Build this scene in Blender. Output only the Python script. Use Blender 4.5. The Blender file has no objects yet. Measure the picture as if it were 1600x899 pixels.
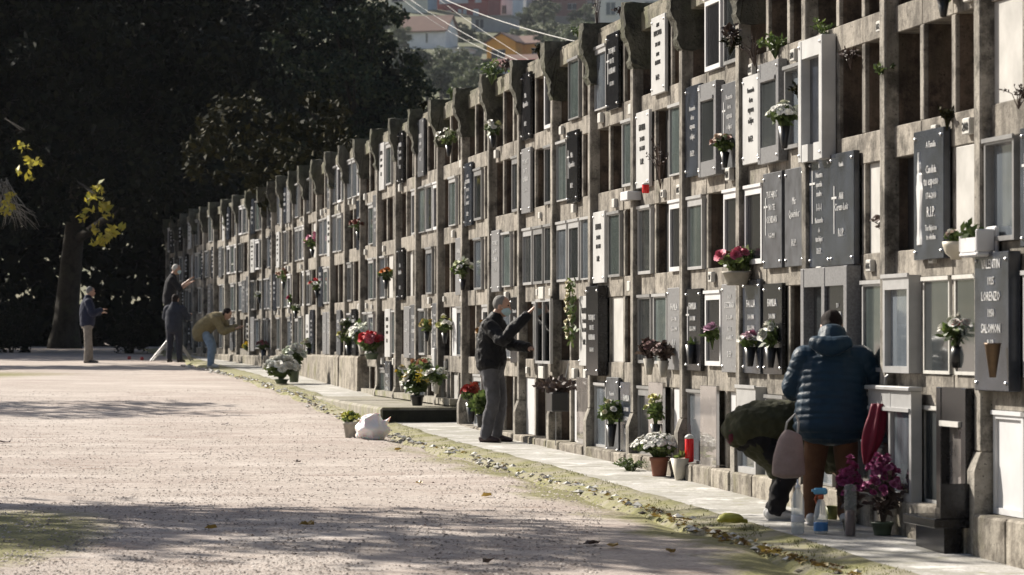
import bpy, bmesh, math, random
import numpy as np
from mathutils import Vector, Matrix, noise as mnoise
R = math.radians
rng = random.Random(7)
nr = np.random.RandomState(11)
sc = bpy.context.scene
COL = sc.collection

# ------------------------------------------------------------------ camera
F = 5000.0                      # focal length in photo pixels (1600 wide)
EYE, HZ = 1.5, 528.0            # eye height, horizon row
cam_d = bpy.data.cameras.new('camera')
cam_d.sensor_width = 36.0
cam_d.lens = 36.0 * F / 1600.0
cam_d.clip_start, cam_d.clip_end = 0.5, 4000
cam_d.dof.use_dof = True
cam_d.dof.focus_distance = 31.0
cam_d.dof.aperture_fstop = 5.6
cam = bpy.data.objects.new('camera', cam_d)
COL.objects.link(cam)
cam.location = (0, 0, EYE)
cam.rotation_euler = (R(90) + math.atan((HZ - 449.5) / F), 0, 0)
sc.camera = cam

# ------------------------------------------------------------------ light
SUN_EL, SUN_A = R(34), R(40)    # sun from the left and a little beyond
to_sun = Vector((-math.cos(SUN_A) * math.cos(SUN_EL), math.sin(SUN_A) * math.cos(SUN_EL), math.sin(SUN_EL)))
w = bpy.data.worlds.new('World'); sc.world = w; w.use_nodes = True
nt = w.node_tree
sky = nt.nodes.new('ShaderNodeTexSky'); sky.sky_type = 'NISHITA'; sky.sun_disc = False
sky.sun_elevation = SUN_EL
sky.sun_rotation = math.atan2(to_sun.x, to_sun.y)
sky.air_density, sky.dust_density, sky.ozone_density = 1.0, 2.0, 1.0
bg = nt.nodes['Background']; bg.inputs['Strength'].default_value = 0.055
nt.links.new(sky.outputs[0], bg.inputs[0])
sl = bpy.data.lights.new('sun', 'SUN'); sl.energy = 5.0; sl.angle = R(0.5); sl.color = (1.0, 0.93, 0.82)
so = bpy.data.objects.new('sun', sl); COL.objects.link(so)
so.rotation_euler = to_sun.to_track_quat('Z', 'Y').to_euler()
so.location = (0, 0, 60)
vs = sc.view_settings
vs.view_transform = 'Standard'; vs.look = 'None'; vs.gamma = 1.0; vs.use_curve_mapping = False
vs.exposure = 0.92
sc.cycles.max_bounces = 6; sc.cycles.volume_bounces = 0
sc.cycles.sample_clamp_indirect = 4.0

# ------------------------------------------------------------------ helpers
def tag(o, label=None, cat=None, group=None, kind=None):
    if label: o['label'] = label
    if cat: o['category'] = cat
    if group: o['group'] = group
    if kind: o['kind'] = kind
    return o

class MB:
    """collects shapes, then links them as ONE mesh object"""
    def __init__(s): s.v = []; s.f = []
    def add(s, vs, fs):
        b = len(s.v); s.v += [tuple(v) for v in vs]; s.f += [tuple(i + b for i in f) for f in fs]
    def box(s, c, d, rot=None):
        hx, hy, hz = d[0] / 2, d[1] / 2, d[2] / 2
        vs = [Vector((x, y, z)) for x in (-hx, hx) for y in (-hy, hy) for z in (-hz, hz)]
        if rot is not None: vs = [rot @ v for v in vs]
        c = Vector(c)
        s.add([v + c for v in vs], [(0, 1, 3, 2), (4, 6, 7, 5), (0, 4, 5, 1), (2, 3, 7, 6), (0, 2, 6, 4), (1, 5, 7, 3)])
    def span(s, a, b):          # axis-aligned box from corner a to corner b
        s.box([(a[i] + b[i]) / 2 for i in range(3)], [abs(b[i] - a[i]) for i in range(3)])
    def cbox(s, a, b, ch=.008): # box with chamfered edges
        bm = bmesh.new(); bmesh.ops.create_cube(bm, size=1)
        for v in bm.verts:
            for i in range(3): v.co[i] = (a[i] + b[i]) / 2 + v.co[i] * (b[i] - a[i])
        bmesh.ops.bevel(bm, geom=bm.edges[:], offset=ch, segments=1, affect='EDGES')
        bm.verts.index_update()
        s.add([v.co.copy() for v in bm.verts], [[v.index for v in f.verts] for f in bm.faces]); bm.free()
    def tube(s, pts, rad, n=8, cap=True):
        pts = [Vector(p) for p in pts]
        if not hasattr(rad, '__len__'): rad = [rad] * len(pts)
        rings = []; ref = Vector((.13, .27, .95)).normalized()
        for i, p in enumerate(pts):
            t = (pts[min(i + 1, len(pts) - 1)] - pts[max(i - 1, 0)]).normalized()
            a = t.cross(ref)
            if a.length < .05: a = t.cross(Vector((1, 0, 0)))
            a.normalize(); b = t.cross(a)
            rings.append([p + (a * math.cos(2 * math.pi * k / n) + b * math.sin(2 * math.pi * k / n)) * rad[i] for k in range(n)])
        s.rings(rings, cap)
    def rings(s, rings, cap=True):
        n = len(rings[0]); vs = [v for r in rings for v in r]; fs = []
        for i in range(len(rings) - 1):
            for k in range(n):
                k2 = (k + 1) % n
                fs.append((i * n + k, i * n + k2, (i + 1) * n + k2, (i + 1) * n + k))
        if cap:
            fs.append(tuple(range(n - 1, -1, -1))); fs.append(tuple(range((len(rings) - 1) * n, len(rings) * n)))
        s.add(vs, fs)
    def lathe(s, c, prof, n=14, cap=True):
        c = Vector(c)
        s.rings([[c + Vector((r * math.cos(2 * math.pi * k / n), r * math.sin(2 * math.pi * k / n), z)) for k in range(n)] for r, z in prof], cap)
    def ball(s, c, r, n=8, m=6, rot=None):
        c = Vector(c); r = r if hasattr(r, '__len__') else (r, r, r); rings = []
        for i in range(m + 1):
            ph = -math.pi / 2 + math.pi * i / m
            cr = max(math.cos(ph), .02); ring = []
            for k in range(n):
                v = Vector((r[0] * cr * math.cos(2 * math.pi * k / n), r[1] * cr * math.sin(2 * math.pi * k / n), r[2] * math.sin(ph)))
                ring.append(c + (rot @ v if rot is not None else v))
            rings.append(ring)
        s.rings(rings)
    def prism(s, prof, x0, x1, axis=0):   # profile (a, z) extruded along local x
        n = len(prof)
        vs = [(x0, a, z) for a, z in prof] + [(x1, a, z) for a, z in prof]
        fs = [(k, (k + 1) % n, (k + 1) % n + n, k + n) for k in range(n)] + [tuple(range(n - 1, -1, -1)), tuple(range(n, 2 * n))]
        s.add(vs, fs)
    def mesh(s, name, m=None, smooth=False):
        me = bpy.data.meshes.new(name); me.from_pydata(s.v, [], s.f); me.update()
        if m: me.materials.append(m)
        bm = bmesh.new(); bm.from_mesh(me); bmesh.ops.recalc_face_normals(bm, faces=bm.faces[:]); bm.to_mesh(me); bm.free()
        if smooth: me.polygons.foreach_set('use_smooth', [True] * len(me.polygons))
        return me
    def build(s, name, m, parent=None, smooth=False, loc=None, rz=None):
        return link(name, s.mesh(name, m, smooth), parent, loc, rz)

def link(name, me, parent=None, loc=None, rz=None, scale=None):
    o = bpy.data.objects.new(name, me); COL.objects.link(o)
    if parent is not None: o.parent = parent
    if loc is not None: o.location = loc
    if rz is not None: o.rotation_euler.z = rz
    if scale is not None: o.scale = scale
    return o
def empty(name, loc, rz=0, label=None, cat=None, group=None):
    return tag(link(name, None, None, loc, rz), label, cat, group)
def quads_mesh(name, V, m):               # numpy (n,4,3) quads, fast
    n = len(V); me = bpy.data.meshes.new(name)
    me.vertices.add(n * 4); me.vertices.foreach_set('co', V.reshape(-1).astype(np.float32))
    me.loops.add(n * 4); me.loops.foreach_set('vertex_index', np.arange(n * 4, dtype=np.int32))
    me.polygons.add(n); me.polygons.foreach_set('loop_start', np.arange(0, n * 4, 4, dtype=np.int32))
    me.update(calc_edges=True); me.validate(); me.materials.append(m)
    return me

# ------------------------------------------------------------------ materials
def nd(nt, t, **kw):
    n = nt.nodes.new(t)
    for k, v in kw.items():
        if k in n.inputs: n.inputs[k].default_value = v
        else: setattr(n, k, v)
    return n
def ramp(nt, src, stops):
    r = nt.nodes.new('ShaderNodeValToRGB'); e = r.color_ramp.elements
    while len(e) > 1: e.remove(e[-1])
    for i, (p, c) in enumerate(stops):
        if i == 0: e[0].position = p; el = e[0]
        else: el = e.new(p)
        el.color = (*c, 1) if len(c) == 3 else c
    nt.links.new(src, r.inputs[0]); return r.outputs[0]
def mixc(nt, fac, a, b, mode='MIX'):
    m = nt.nodes.new('ShaderNodeMix'); m.data_type = 'RGBA'; m.blend_type = mode
    for s, i in ((fac, 0), (a, 6), (b, 7)):
        if hasattr(s, 'links'): nt.links.new(s, m.inputs[i])
        elif i == 0: m.inputs[0].default_value = s
        else: m.inputs[i].default_value = (*s, 1)
    return m.outputs[2]
def noi(nt, co, scale, det=4, rough=.6, stretch=None):
    n = nd(nt, 'ShaderNodeTexNoise', Scale=scale, Detail=det, Roughness=rough)
    if stretch:
        mp = nt.nodes.new('ShaderNodeMapping'); mp.inputs['Scale'].default_value = stretch
        nt.links.new(co, mp.inputs[0]); co = mp.outputs[0]
    nt.links.new(co, n.inputs['Vector']); return n.outputs[0]
def base(name):
    m = bpy.data.materials.new(name); m.use_nodes = True
    nt = m.node_tree; p = nt.nodes['Principled BSDF']
    g = nt.nodes.new('ShaderNodeNewGeometry')
    return m, nt, p, g.outputs['Position'], g
def bump(nt, p, h, strength=.3, dist=.01):
    b = nd(nt, 'ShaderNodeBump', Strength=strength, Distance=dist)
    nt.links.new(h, b.inputs['Height']); nt.links.new(b.outputs[0], p.inputs['Normal'])
def plain(name, c, rough=.6, metal=0, var=.25, scale=9, bmp=0, spec=.5, bscale=60, sheen=0):
    """one colour broken up by noise"""
    m, nt, p, pos, g = base(name)
    n = noi(nt, pos, scale, 4)
    lo = [x * (1 - var) for x in c]; hi = [min(1, x * (1 + var)) for x in c]
    oi = nt.nodes.new('ShaderNodeObjectInfo')
    c1 = ramp(nt, n, [(.3, lo), (.7, hi)])
    nt.links.new(c1, p.inputs['Base Color'])
    p.inputs['Roughness'].default_value = rough; p.inputs['Metallic'].default_value = metal
    p.inputs['Specular IOR Level'].default_value = spec
    if sheen: p.inputs['Sheen Weight'].default_value = sheen
    if bmp: bump(nt, p, noi(nt, pos, bscale, 3), bmp, .01)
    return m
def stone(name, c, dark, moss, mossamt=.5, streak=1.0, bmp=.5):
    """weathered concrete: blotches, rain streaks, lichen and pits"""
    m, nt, p, pos, g = base(name)
    n1 = noi(nt, pos, 1.7, 5); n2 = noi(nt, pos, 26, 4, .7)
    st = noi(nt, pos, 7.0, 5, .65, (1, 1, .14))
    col = ramp(nt, n2, [(.3, [x * .72 for x in c]), (.62, c), (.8, [min(1, x * 1.2) for x in c])])
    oi = nt.nodes.new('ShaderNodeObjectInfo')
    col = mixc(nt, 1.0, col, ramp(nt, oi.outputs['Random'], [(0, (.82, .80, .78)), (1, (1.08, 1.05, 1.02))]), 'MULTIPLY')
    f = ramp(nt, st, [(.46, (0, 0, 0)), (.70, (streak,) * 3)])
    col = mixc(nt, f, col, dark)
    f = ramp(nt, n1, [(.72 - mossamt * .4, (0, 0, 0)), (.86 - mossamt * .32, (.85,) * 3)])
    col = mixc(nt, f, col, moss)
    mold = ramp(nt, noi(nt, pos, 4.3, 6, .72), [(.47, (0, 0, 0)), (.62, (streak * .95,) * 3)])
    col = mixc(nt, mold, col, [x * .75 for x in dark])
    sp = ramp(nt, noi(nt, pos, 60, 2), [(.28, (1, 1, 1)), (.36, (0, 0, 0))])
    col = mixc(nt, sp, col, [x * .5 for x in dark])
    nt.links.new(col, p.inputs['Base Color']); p.inputs['Roughness'].default_value = .92
    p.inputs['Specular IOR Level'].default_value = .25
    bump(nt, p, n2, bmp, .02); return m

M = {}
M['stone'] = stone('weathered_concrete', (.335, .318, .285), (.066, .060, .052), (.125, .12, .09), .32, .9)
M['beam'] = stone('beam_concrete', (.33, .308, .272), (.074, .065, .055), (.125, .125, .08), .30, .8)
M['topbeam'] = stone('mossy_concrete', (.30, .28, .23), (.07, .065, .05), (.10, .105, .055), .65, .9)
M['capital'] = stone('lichen_capital', (.135, .132, .108), (.035, .034, .028), (.060, .064, .036), .7, .9, 1.0)
M['inner'] = stone('niche_shade_lining', (.13, .10, .078), (.03, .024, .02), (.06, .05, .035), .5, .95)  # brown stain, darkened further to stand for shade inside the niches
M['plinth'] = stone('plinth_concrete', (.35, .325, .28), (.09, .075, .06), (.14, .135, .06), .45, .85)
M['plat'] = stone('platform_concrete', (.40, .38, .33), (.10, .095, .07), (.16, .17, .055), .5, .4)
M['slate'] = plain('slate_slab', (.026, .031, .043), .2, var=.6, scale=4, bmp=.06, spec=.5)
M['slate_grey'] = plain('grey_slate', (.055, .058, .065), .45, var=.5, scale=8, bmp=.05, spec=.35)
M['near_black'] = stone('near_black_concrete', (.022, .024, .018), (.008, .008, .007), (.02, .028, .01), .5, .8)  # almost black mottled tone for the platform's near end
M['black'] = plain('black_granite', (.008, .008, .010), .2, var=.5, scale=30, spec=.3)
M['white_marble'] = plain('white_marble', (.48, .48, .475), .35, var=.14, scale=4)
M['granite'] = plain('grey_granite', (.17, .17, .175), .4, var=.35, scale=60, bmp=.05)
M['alu'] = plain('aluminium', (.40, .40, .40), .42, .35, var=.1)
M['alu_dark'] = plain('grey_frame', (.25, .25, .25), .4, .4, var=.15)
M['panel'] = plain('pale_render', (.40, .39, .37), .6, var=.2, scale=3)
M['panel_white'] = plain('white_render', (.52, .52, .53), .5, var=.1, scale=3)
M['niche_shade_board'] = plain('niche_shade_board', (.012, .011, .011), .6, var=.4)  # black that imitates the unlit depth of open niches
M['plate'] = plain('number_plate', (.50, .49, .46), .45, var=.12, scale=12)
M['letter_pale'] = plain('pale_letters', (.62, .62, .62), .4, .2, var=.1)
M['letter_dark'] = plain('dark_letters', (.03, .03, .03), .4, var=.1)
M['bolt'] = plain('steel_bolt', (.6, .6, .6), .25, .9, var=.05)
def pane(name, c, rough, streaks):
    m, nt, p, pos, g = base(name)
    st = noi(nt, pos, 5, 4, .6, (1, 1, .12)); n = noi(nt, pos, 2.2, 3)
    col = ramp(nt, st, [(.3, [x * .62 for x in c]), (.7, [min(1, x * 1.35) for x in c])])
    col = mixc(nt, ramp(nt, n, [(.4, (0, 0, 0)), (.75, (streaks,) * 3)]), col, [x * .35 for x in c])
    oi = nt.nodes.new('ShaderNodeObjectInfo')
    col = mixc(nt, 1.0, col, ramp(nt, oi.outputs['Random'], [(0, (.45, .46, .47)), (1, (1.25, 1.25, 1.25))]), 'MULTIPLY')
    nt.links.new(col, p.inputs['Base Color']); p.inputs['Roughness'].default_value = rough
    p.inputs['Specular IOR Level'].default_value = .7
    p.inputs['Coat Weight'].default_value = .6; p.inputs['Coat Roughness'].default_value = .03
    return m
M['pane_light'] = pane('pale_reflection_glass', (.135, .155, .178), .16, .6)  # grey base colour stands in for bright reflections on the panes
M['pane_green'] = pane('greenish_glass', (.12, .15, .145), .16, .6)
M['pane_dark'] = pane('dark_glass', (.045, .05, .052), .12, .5)
M['mirror'] = plain('reflection_tinted_pane', (.19, .175, .165), .05, 0, var=.25, spec=1.0)  # base colour lightened to imitate the sunlit ground reflected in the glass
M['mirror'].node_tree.nodes['Principled BSDF'].inputs['IOR'].default_value = 2.2

def ground_mat():
    m, nt, p, pos, g = base('pink_gravel')
    n1 = noi(nt, pos, 30, 5, .8); n2 = noi(nt, pos, .55, 5, .6); n3 = noi(nt, pos, 9, 5, .65)
    vor = nd(nt, 'ShaderNodeTexVoronoi', Scale=70.0); nt.links.new(pos, vor.inputs['Vector'])
    col = ramp(nt, n1, [(.25, (.17, .14, .12)), (.5, (.43, .375, .335)), (.72, (.66, .60, .55))])
    col = mixc(nt, ramp(nt, n2, [(.40, (0, 0, 0)), (.66, (.5,) * 3)]), col, (.34, .27, .24))
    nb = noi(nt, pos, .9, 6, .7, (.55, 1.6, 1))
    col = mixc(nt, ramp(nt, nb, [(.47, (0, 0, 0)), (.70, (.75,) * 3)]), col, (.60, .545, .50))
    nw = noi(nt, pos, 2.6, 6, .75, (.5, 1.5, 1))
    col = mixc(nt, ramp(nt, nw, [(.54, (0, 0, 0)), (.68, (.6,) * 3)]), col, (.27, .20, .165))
    col = mixc(nt, ramp(nt, vor.outputs['Color'], [(.0, (.35,) * 3), (.12, (0, 0, 0))]), col, (.12, .10, .09))
    # moss: a patch on the left and a band beside the gutter
    sx = nt.nodes.new('ShaderNodeSeparateXYZ'); nt.links.new(pos, sx.inputs[0])
    def mth(op, a, b=None, c=None):
        q = nt.nodes.new('ShaderNodeMath'); q.operation = op
        for i, s in enumerate((a, b, c)):
            if s is None: continue
            if hasattr(s, 'links'): nt.links.new(s, q.inputs[i])
            else: q.inputs[i].default_value = s
        return q.outputs[0]
    X, Y = sx.outputs[0], sx.outputs[1]
    o = mth('MULTIPLY', mth('SUBTRACT', mth('SUBTRACT', 6.49, mth('MULTIPLY', Y, .173)), X), .985)
    wob = mth('MULTIPLY', mth('SUBTRACT', n2, .5), 1.6)
    band = mth('SUBTRACT', 1.0, mth('ABSOLUTE', mth('DIVIDE', mth('SUBTRACT', mth('ADD', o, wob), 1.32), .55)))
    near = mth('DIVIDE', mth('SUBTRACT', 44.0, Y), 16.0)
    band = mth('MULTIPLY', mth('MAXIMUM', band, 0.0), mth('MINIMUM', mth('MAXIMUM', near, .25), 1.0))
    d = mth('SQRT', mth('ADD', mth('POWER', mth('DIVIDE', mth('ADD', X, 3.75), 1.25), 2.0), mth('POWER', mth('DIVIDE', mth('SUBTRACT', Y, 22.0), 3.6), 2.0)))
    blob = mth('MAXIMUM', mth('SUBTRACT', 1.0, d), 0.0)
    d2 = mth('SQRT', mth('ADD', mth('POWER', mth('DIVIDE', mth('ADD', X, 10.5), 3.2), 2.0), mth('POWER', mth('DIVIDE', mth('SUBTRACT', Y, 61.0), 4.0), 2.0)))
    blob = mth('MAXIMUM', blob, mth('MULTIPLY', mth('MAXIMUM', mth('SUBTRACT', 1.0, d2), 0.0), .6))
    mossf = mth('ADD', mth('MULTIPLY', mth('MAXIMUM', band, mth('MULTIPLY', blob, 1.7)), 1.3), mth('MULTIPLY', mth('SUBTRACT', n3, .5), 1.1))
    f = ramp(nt, mossf, [(.34, (0, 0, 0)), (.95, (.85,) * 3)])
    mcol = ramp(nt, n1, [(.3, (.11, .115, .035)), (.6, (.23, .22, .075)), (.8, (.36, .33, .14))])
    col = mixc(nt, f, col, mcol)
    nt.links.new(col, p.inputs['Base Color']); p.inputs['Roughness'].default_value = .95
    p.inputs['Specular IOR Level'].default_value = .2
    bump(nt, p, mth('ADD', n1, mth('MULTIPLY', n3, 1.2)), .8, .015); return m
M['ground'] = ground_mat()
def walk_mat():
    m, nt, p, pos, g = base('worn_pavement')
    n1 = noi(nt, pos, 40, 4, .7); n2 = noi(nt, pos, 1.6, 5, .65); n3 = noi(nt, pos, 6, 5, .7)
    col = ramp(nt, n1, [(.3, (.26, .25, .23)), (.55, (.44, .425, .40)), (.8, (.62, .60, .57))])
    col = mixc(nt, ramp(nt, n2, [(.45, (0, 0, 0)), (.58, (.8,) * 3)]), col, (.27, .26, .225))
    col = mixc(nt, ramp(nt, noi(nt, pos, 2.4, 6, .7), [(.56, (0, 0, 0)), (.64, (.85,) * 3)]), col, (.66, .645, .62))
    col = mixc(nt, ramp(nt, n3, [(.56, (0, 0, 0)), (.74, (.8,) * 3)]), col, (.20, .20, .085))
    nt.links.new(col, p.inputs['Base Color']); p.inputs['Roughness'].default_value = .9
    bump(nt, p, n1, .5, .01); return m
M['walk'] = walk_mat()
def moss_mat():
    m, nt, p, pos, g = base('mossy_verge')
    n1 = noi(nt, pos, 22, 6, .8); n2 = noi(nt, pos, 2.6, 6, .75)
    col = ramp(nt, n1, [(.3, (.10, .10, .035)), (.55, (.23, .22, .085)), (.8, (.36, .34, .17))])
    col = mixc(nt, ramp(nt, n2, [(.43, (0, 0, 0)), (.60, (.85,) * 3)]), col, (.31, .28, .22))
    nt.links.new(col, p.inputs['Base Color']); p.inputs['Roughness'].default_value = .95
    bump(nt, p, n1, .8, .015); return m
M['moss'] = moss_mat()
def leafmat(name, a, b, c, trans=.25, rough=.5, spec=.35):
    m, nt, p, pos, g = base(name)
    n = noi(nt, pos, 1.1, 4, .7)
    r = g.outputs['Random Per Island']
    col = ramp(nt, r, [(0, a), (.55, b), (1, c)])
    col = mixc(nt, ramp(nt, n, [(.35, (.5,) * 3), (.6, (0, 0, 0))]), col, [x * .5 for x in a])
    nt.links.new(col, p.inputs['Base Color']); p.inputs['Roughness'].default_value = rough; p.inputs['Specular IOR Level'].default_value = spec
    if trans:
        t = nt.nodes.new('ShaderNodeBsdfTranslucent'); nt.links.new(col, t.inputs[0])
        mx = nt.nodes.new('ShaderNodeMixShader'); mx.inputs[0].default_value = trans
        nt.links.new(p.outputs[0], mx.inputs[1]); nt.links.new(t.outputs[0], mx.inputs[2])
        nt.links.new(mx.outputs[0], nt.nodes['Material Output'].inputs[0])
    return m
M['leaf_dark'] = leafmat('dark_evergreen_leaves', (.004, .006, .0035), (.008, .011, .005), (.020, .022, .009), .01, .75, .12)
M['leaf_blue'] = leafmat('blue_green_leaves', (.016, .028, .019), (.036, .053, .031), (.075, .085, .038), .12, .7, .15)
M['leaf_olive'] = leafmat('olive_leaves', (.012, .014, .006), (.026, .025, .010), (.055, .048, .016), .06, .75, .1)
M['leaf_yellow'] = leafmat('autumn_yellow_leaves', (.30, .25, .03), (.45, .38, .05), (.30, .32, .06), .45)
M['leaf_hill'] = leafmat('hill_leaves', (.07, .09, .05), (.12, .145, .08), (.18, .19, .11), .3)
M['leaf_plant'] = leafmat('pot_plant_leaves', (.05, .08, .025), (.10, .15, .04), (.18, .23, .07), .3)
M['leaf_dry'] = leafmat('dried_leaves', (.05, .035, .03), (.09, .06, .05), (.14, .10, .08), .1)
M['twig'] = plain('dry_twig', (.17, .155, .13), .8, var=.2)
M['bark'] = stone('bark', (.045, .038, .03), (.015, .013, .01), (.035, .038, .018), .4, .8, .9)
M['terracotta'] = plain('terracotta', (.20, .075, .045), .7, var=.2)
M['cream_pot'] = plain('cream_pot', (.50, .46, .38), .5, var=.12)
M['black_pot'] = plain('black_plastic', (.013, .013, .014), .35, var=.3)
M['grey_pot'] = plain('grey_stone_pot', (.30, .28, .24), .8, var=.25, bmp=.2)
M['green_pot'] = plain('green_pot', (.06, .085, .05), .5, var=.2)

# ------------------------------------------------------------------ pixel -> place
C0, KX = 6.49, -0.173           # wall face: X = C0 + KX * Y
UX = Vector((-865, 5000, 0)).normalized(); NX = Vector((-UX.y, UX.x, 0))
TH = math.atan2(UX.y, UX.x)
O0 = Vector((C0 + KX * 20.24, 20.24, 0))
GY = [(-60, -.4), (5, -.12), (15, .0), (20, .09), (22, .135), (30.5, .25), (36, .285), (42, .37), (50, .6), (60, .78), (70, .90), (90, 1.17), (130, 1.2), (600, 2.0)]
def g(Y): return float(np.interp(Y, [a for a, b in GY], [b for a, b in GY]))
WY = [(-60, -.3), (15, .04), (20.7, .146), (22.2, .18), (30.5, .29), (36, .325), (41, .40), (50, .63), (60, .81), (70, .93), (90, 1.2), (130, 1.25)]
def zw(Y): return float(np.interp(Y, [a for a, b in WY], [b for a, b in WY]))
def at(x, y, Z): return Vector(((x - 800) / F * Z, Z, EYE + (HZ - y) / F * Z))
def wp(x, y, o=0.0):            # point seen at pixel (x, y) on the wall plane pushed out by o
    return at(x, y, F * (C0 - o / .98536) / (x + 65))
def gp(x, y, fn=g):             # point of the ground seen at pixel (x, y)
    Z = 30.0
    for _ in range(60): Z = .5 * Z + .5 * F * (EYE - fn(Z)) / (y - HZ)
    p = at(x, y, Z); p.z = fn(Z); return p
def loc_of(p):                  # world -> (s, o)
    d = Vector((p.x - O0.x, p.y - O0.y, 0)); return d.dot(UX), d.dot(NX)
def wpt(s, o, h):
    p = O0 + UX * s + NX * o; return Vector((p.x, p.y, h))
# ------------------------------------------------------------------ ground
def grid(name, xs, ys, zf, m, kind='structure'):
    V = [(x, y, zf(x, y)) for y in ys for x in xs]; nx = len(xs)
    Fc = [(j * nx + i, j * nx + i + 1, (j + 1) * nx + i + 1, (j + 1) * nx + i) for j in range(len(ys) - 1) for i in range(nx - 1)]
    me = bpy.data.meshes.new(name); me.from_pydata(V, [], Fc); me.materials.append(m)
    me.polygons.foreach_set('use_smooth', [True] * len(Fc))
    return tag(link(name, me), kind=kind)
def gz(x, y):
    z = g(y)
    if y < 95 and abs(x) < 30:
        z += .035 * mnoise.noise((x * .5, y * .35, 0)) + .012 * mnoise.noise((x * 2, y * 2, 3))
        d = C0 + KX * y - x
        if d < 1.25: z -= min(.12, (1.25 - d) * .3)    # tucked under verge and pavement
    return z
xs = [-500, -200, -80, -45, -30] + [-28 + i * .5 for i in range(81)] + [16, 25, 60, 200, 500]
ys = [-60, -20, 0, 6, 10] + [12 + i * .4 for i in range(100)] + [52.5 + i * 1.5 for i in range(36)] + [115, 140, 180, 240, 300, 600]
grid('ground', xs, ys, gz, M['ground'])
HY = [(126, -1), (300, 12), (480, 34), (600, 52), (720, 70.5), (820, 88), (1000, 125), (1400, 165)]
def hz(Y): return float(np.interp(Y, [a for a, b in HY], [b for a, b in HY]))
def hzz(x, y): return hz(y) + (0 if y < 350 else 5 * mnoise.noise((x * .012, y * .012, 1)) + 1.5 * mnoise.noise((x * .05, y * .05, 1)))
mh, nth, ph, posh, _ = base('hillside_scrub')
ch = ramp(nth, noi(nth, posh, .05, 6, .7), [(.3, (.045, .06, .03)), (.5, (.10, .105, .05)), (.62, (.17, .15, .09)), (.75, (.24, .2, .14))])
nth.links.new(ch, ph.inputs['Base Color']); ph.inputs['Roughness'].default_value = 1
grid('hillside', [-700 + i * 28 for i in range(51)], [126 + i * 26 for i in range(50)], hzz, mh)

# pavement and mossy verge along the wall
def strip(name, os_, zfs, s0, s1, n, m):
    V, Fc = [], []; k = len(os_)
    for i in range(n + 1):
        s = s0 + (s1 - s0) * i / n
        for o, zf in zip(os_, zfs):
            oo = o + (.05 * mnoise.noise((s * .9, o, 5)) if o > .3 else 0)
            p = wpt(s, oo, 0); V.append((p.x, p.y, zf(p.y) + .008 * mnoise.noise((s * 2.3, o * 3, 2)) + (.014 * mnoise.noise((s * 9, o * 9, 4)) if o > .87 else 0)))
    for i in range(n):
        for j in range(k - 1): Fc.append((i * k + j, (i + 1) * k + j, (i + 1) * k + j + 1, i * k + j + 1))
    me = bpy.data.meshes.new(name); me.from_pydata(V, [], Fc); me.materials.append(m)
    me.polygons.foreach_set('use_smooth', [True] * len(Fc))
    return tag(link(name, me), kind='structure')
strip('pavement', [-.6, .0, .3, .6, .86], [zw] * 5, -9, 72, 320, M['walk'])
strip('verge', [.80, .86, .97, 1.1, 1.25, 1.36], [lambda y: zw(y) - .05, lambda y: zw(y) + .006, lambda y: zw(y) - .01, lambda y: .5 * (zw(y) + g(y)), lambda y: g(y) + .015, lambda y: g(y) - .06], -9, 72, 700, M['moss'])
mb = MB()      # raised platform, its near end a step
for a, b, h0, h1 in ((21.55, 26.2, .0, .60), (26.2, 31.0, .1, .605)):
    mb.prism([(-.5, h0), (1.0, h0), (1.03, h1 - .03), (1.0, h1), (-.5, h1)], a, b)
mb.prism([(-.5, .62), (.1, .62), (.1, .70), (-.5, .70)], 21.7, 31.0)
fc = MB(); fc.span((21.50, -.3, -.1), (21.547, 1.005, .565)); fo = fc.build('platform_face', M['near_black'], None)
o = mb.build('platform', M['plat'], None, loc=O0, rz=TH); tag(o, kind='structure'); fo.parent = o

# ------------------------------------------------------------------ the burial niche wall
B, PW, OW, MW, NH = 2.1, .135, .595, .09, .645
SILL = [.40, 1.26, 2.10, 2.966, 3.80]; TOPZ = 4.42
KMIN, KMAX, KBOX, KBEND = -3, 32, 15, 23
wall = empty('niche_wall', O0, TH, 'long weathered concrete wall of burial niches stacked five rows high', 'niche wall')
BEND = R(2.5); SB = KBEND * B
def wl(s, o, h):                # wall-local position, bending a little at the far end
    if s <= SB: return Vector((s, o, h)), 0.0
    return Vector((SB + (s - SB) * math.cos(BEND) - o * math.sin(BEND), (s - SB) * math.sin(BEND) + o * math.cos(BEND), h)), BEND
def wlink(name, me, s, o, h, sc_=None, parent=None):
    p, r = wl(s, o, h); ob = link(name, me, wall if parent is None else parent, p, r, sc_); return ob
def shared(fn, name, m, smooth=False):
    mb = MB(); fn(mb); return mb.mesh(name, m, smooth)

# piers with a thicker foot, and their bracket capitals
def pier_fn(mb):
    mb.cbox((-PW, -.5, .78), (0, .07, 4.66), .012)
    mb.prism([(-.45, -.4), (.115, -.4), (.115, .66), (.095, .72), (.072, .78), (-.45, .78)], -PW - .004, .004)
pier_me = shared(pier_fn, 'pier', M['stone'])
def cap_fn(mb):
    mb.prism([(-.3, 4.70), (.16, 4.70), (.168, 4.45), (.155, 4.37), (.122, 4.32), (.102, 4.26), (.092, 4.19), (.108, 4.15), (.092, 4.10), (.072, 4.07), (-.3, 4.07)], -PW - .035, .035)
cap_mes = []
for v in range(4):
    mb = MB(); cap_fn(mb); bm = bmesh.new(); me = mb.mesh('capital', M['capital']); bm.from_mesh(me)
    bmesh.ops.subdivide_edges(bm, edges=bm.edges[:], cuts=4, use_grid_fill=True)
    for q in bm.verts:
        q.co += Vector((1, 1, 1)) * (.022 * mnoise.noise(q.co * 7 + Vector((v * 7, 0, 0))) + .014 * mnoise.noise(q.co * 23 + Vector((v * 5, 3, 0))))
    bm.to_mesh(me); bm.free(); cap_mes.append(me)
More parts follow.
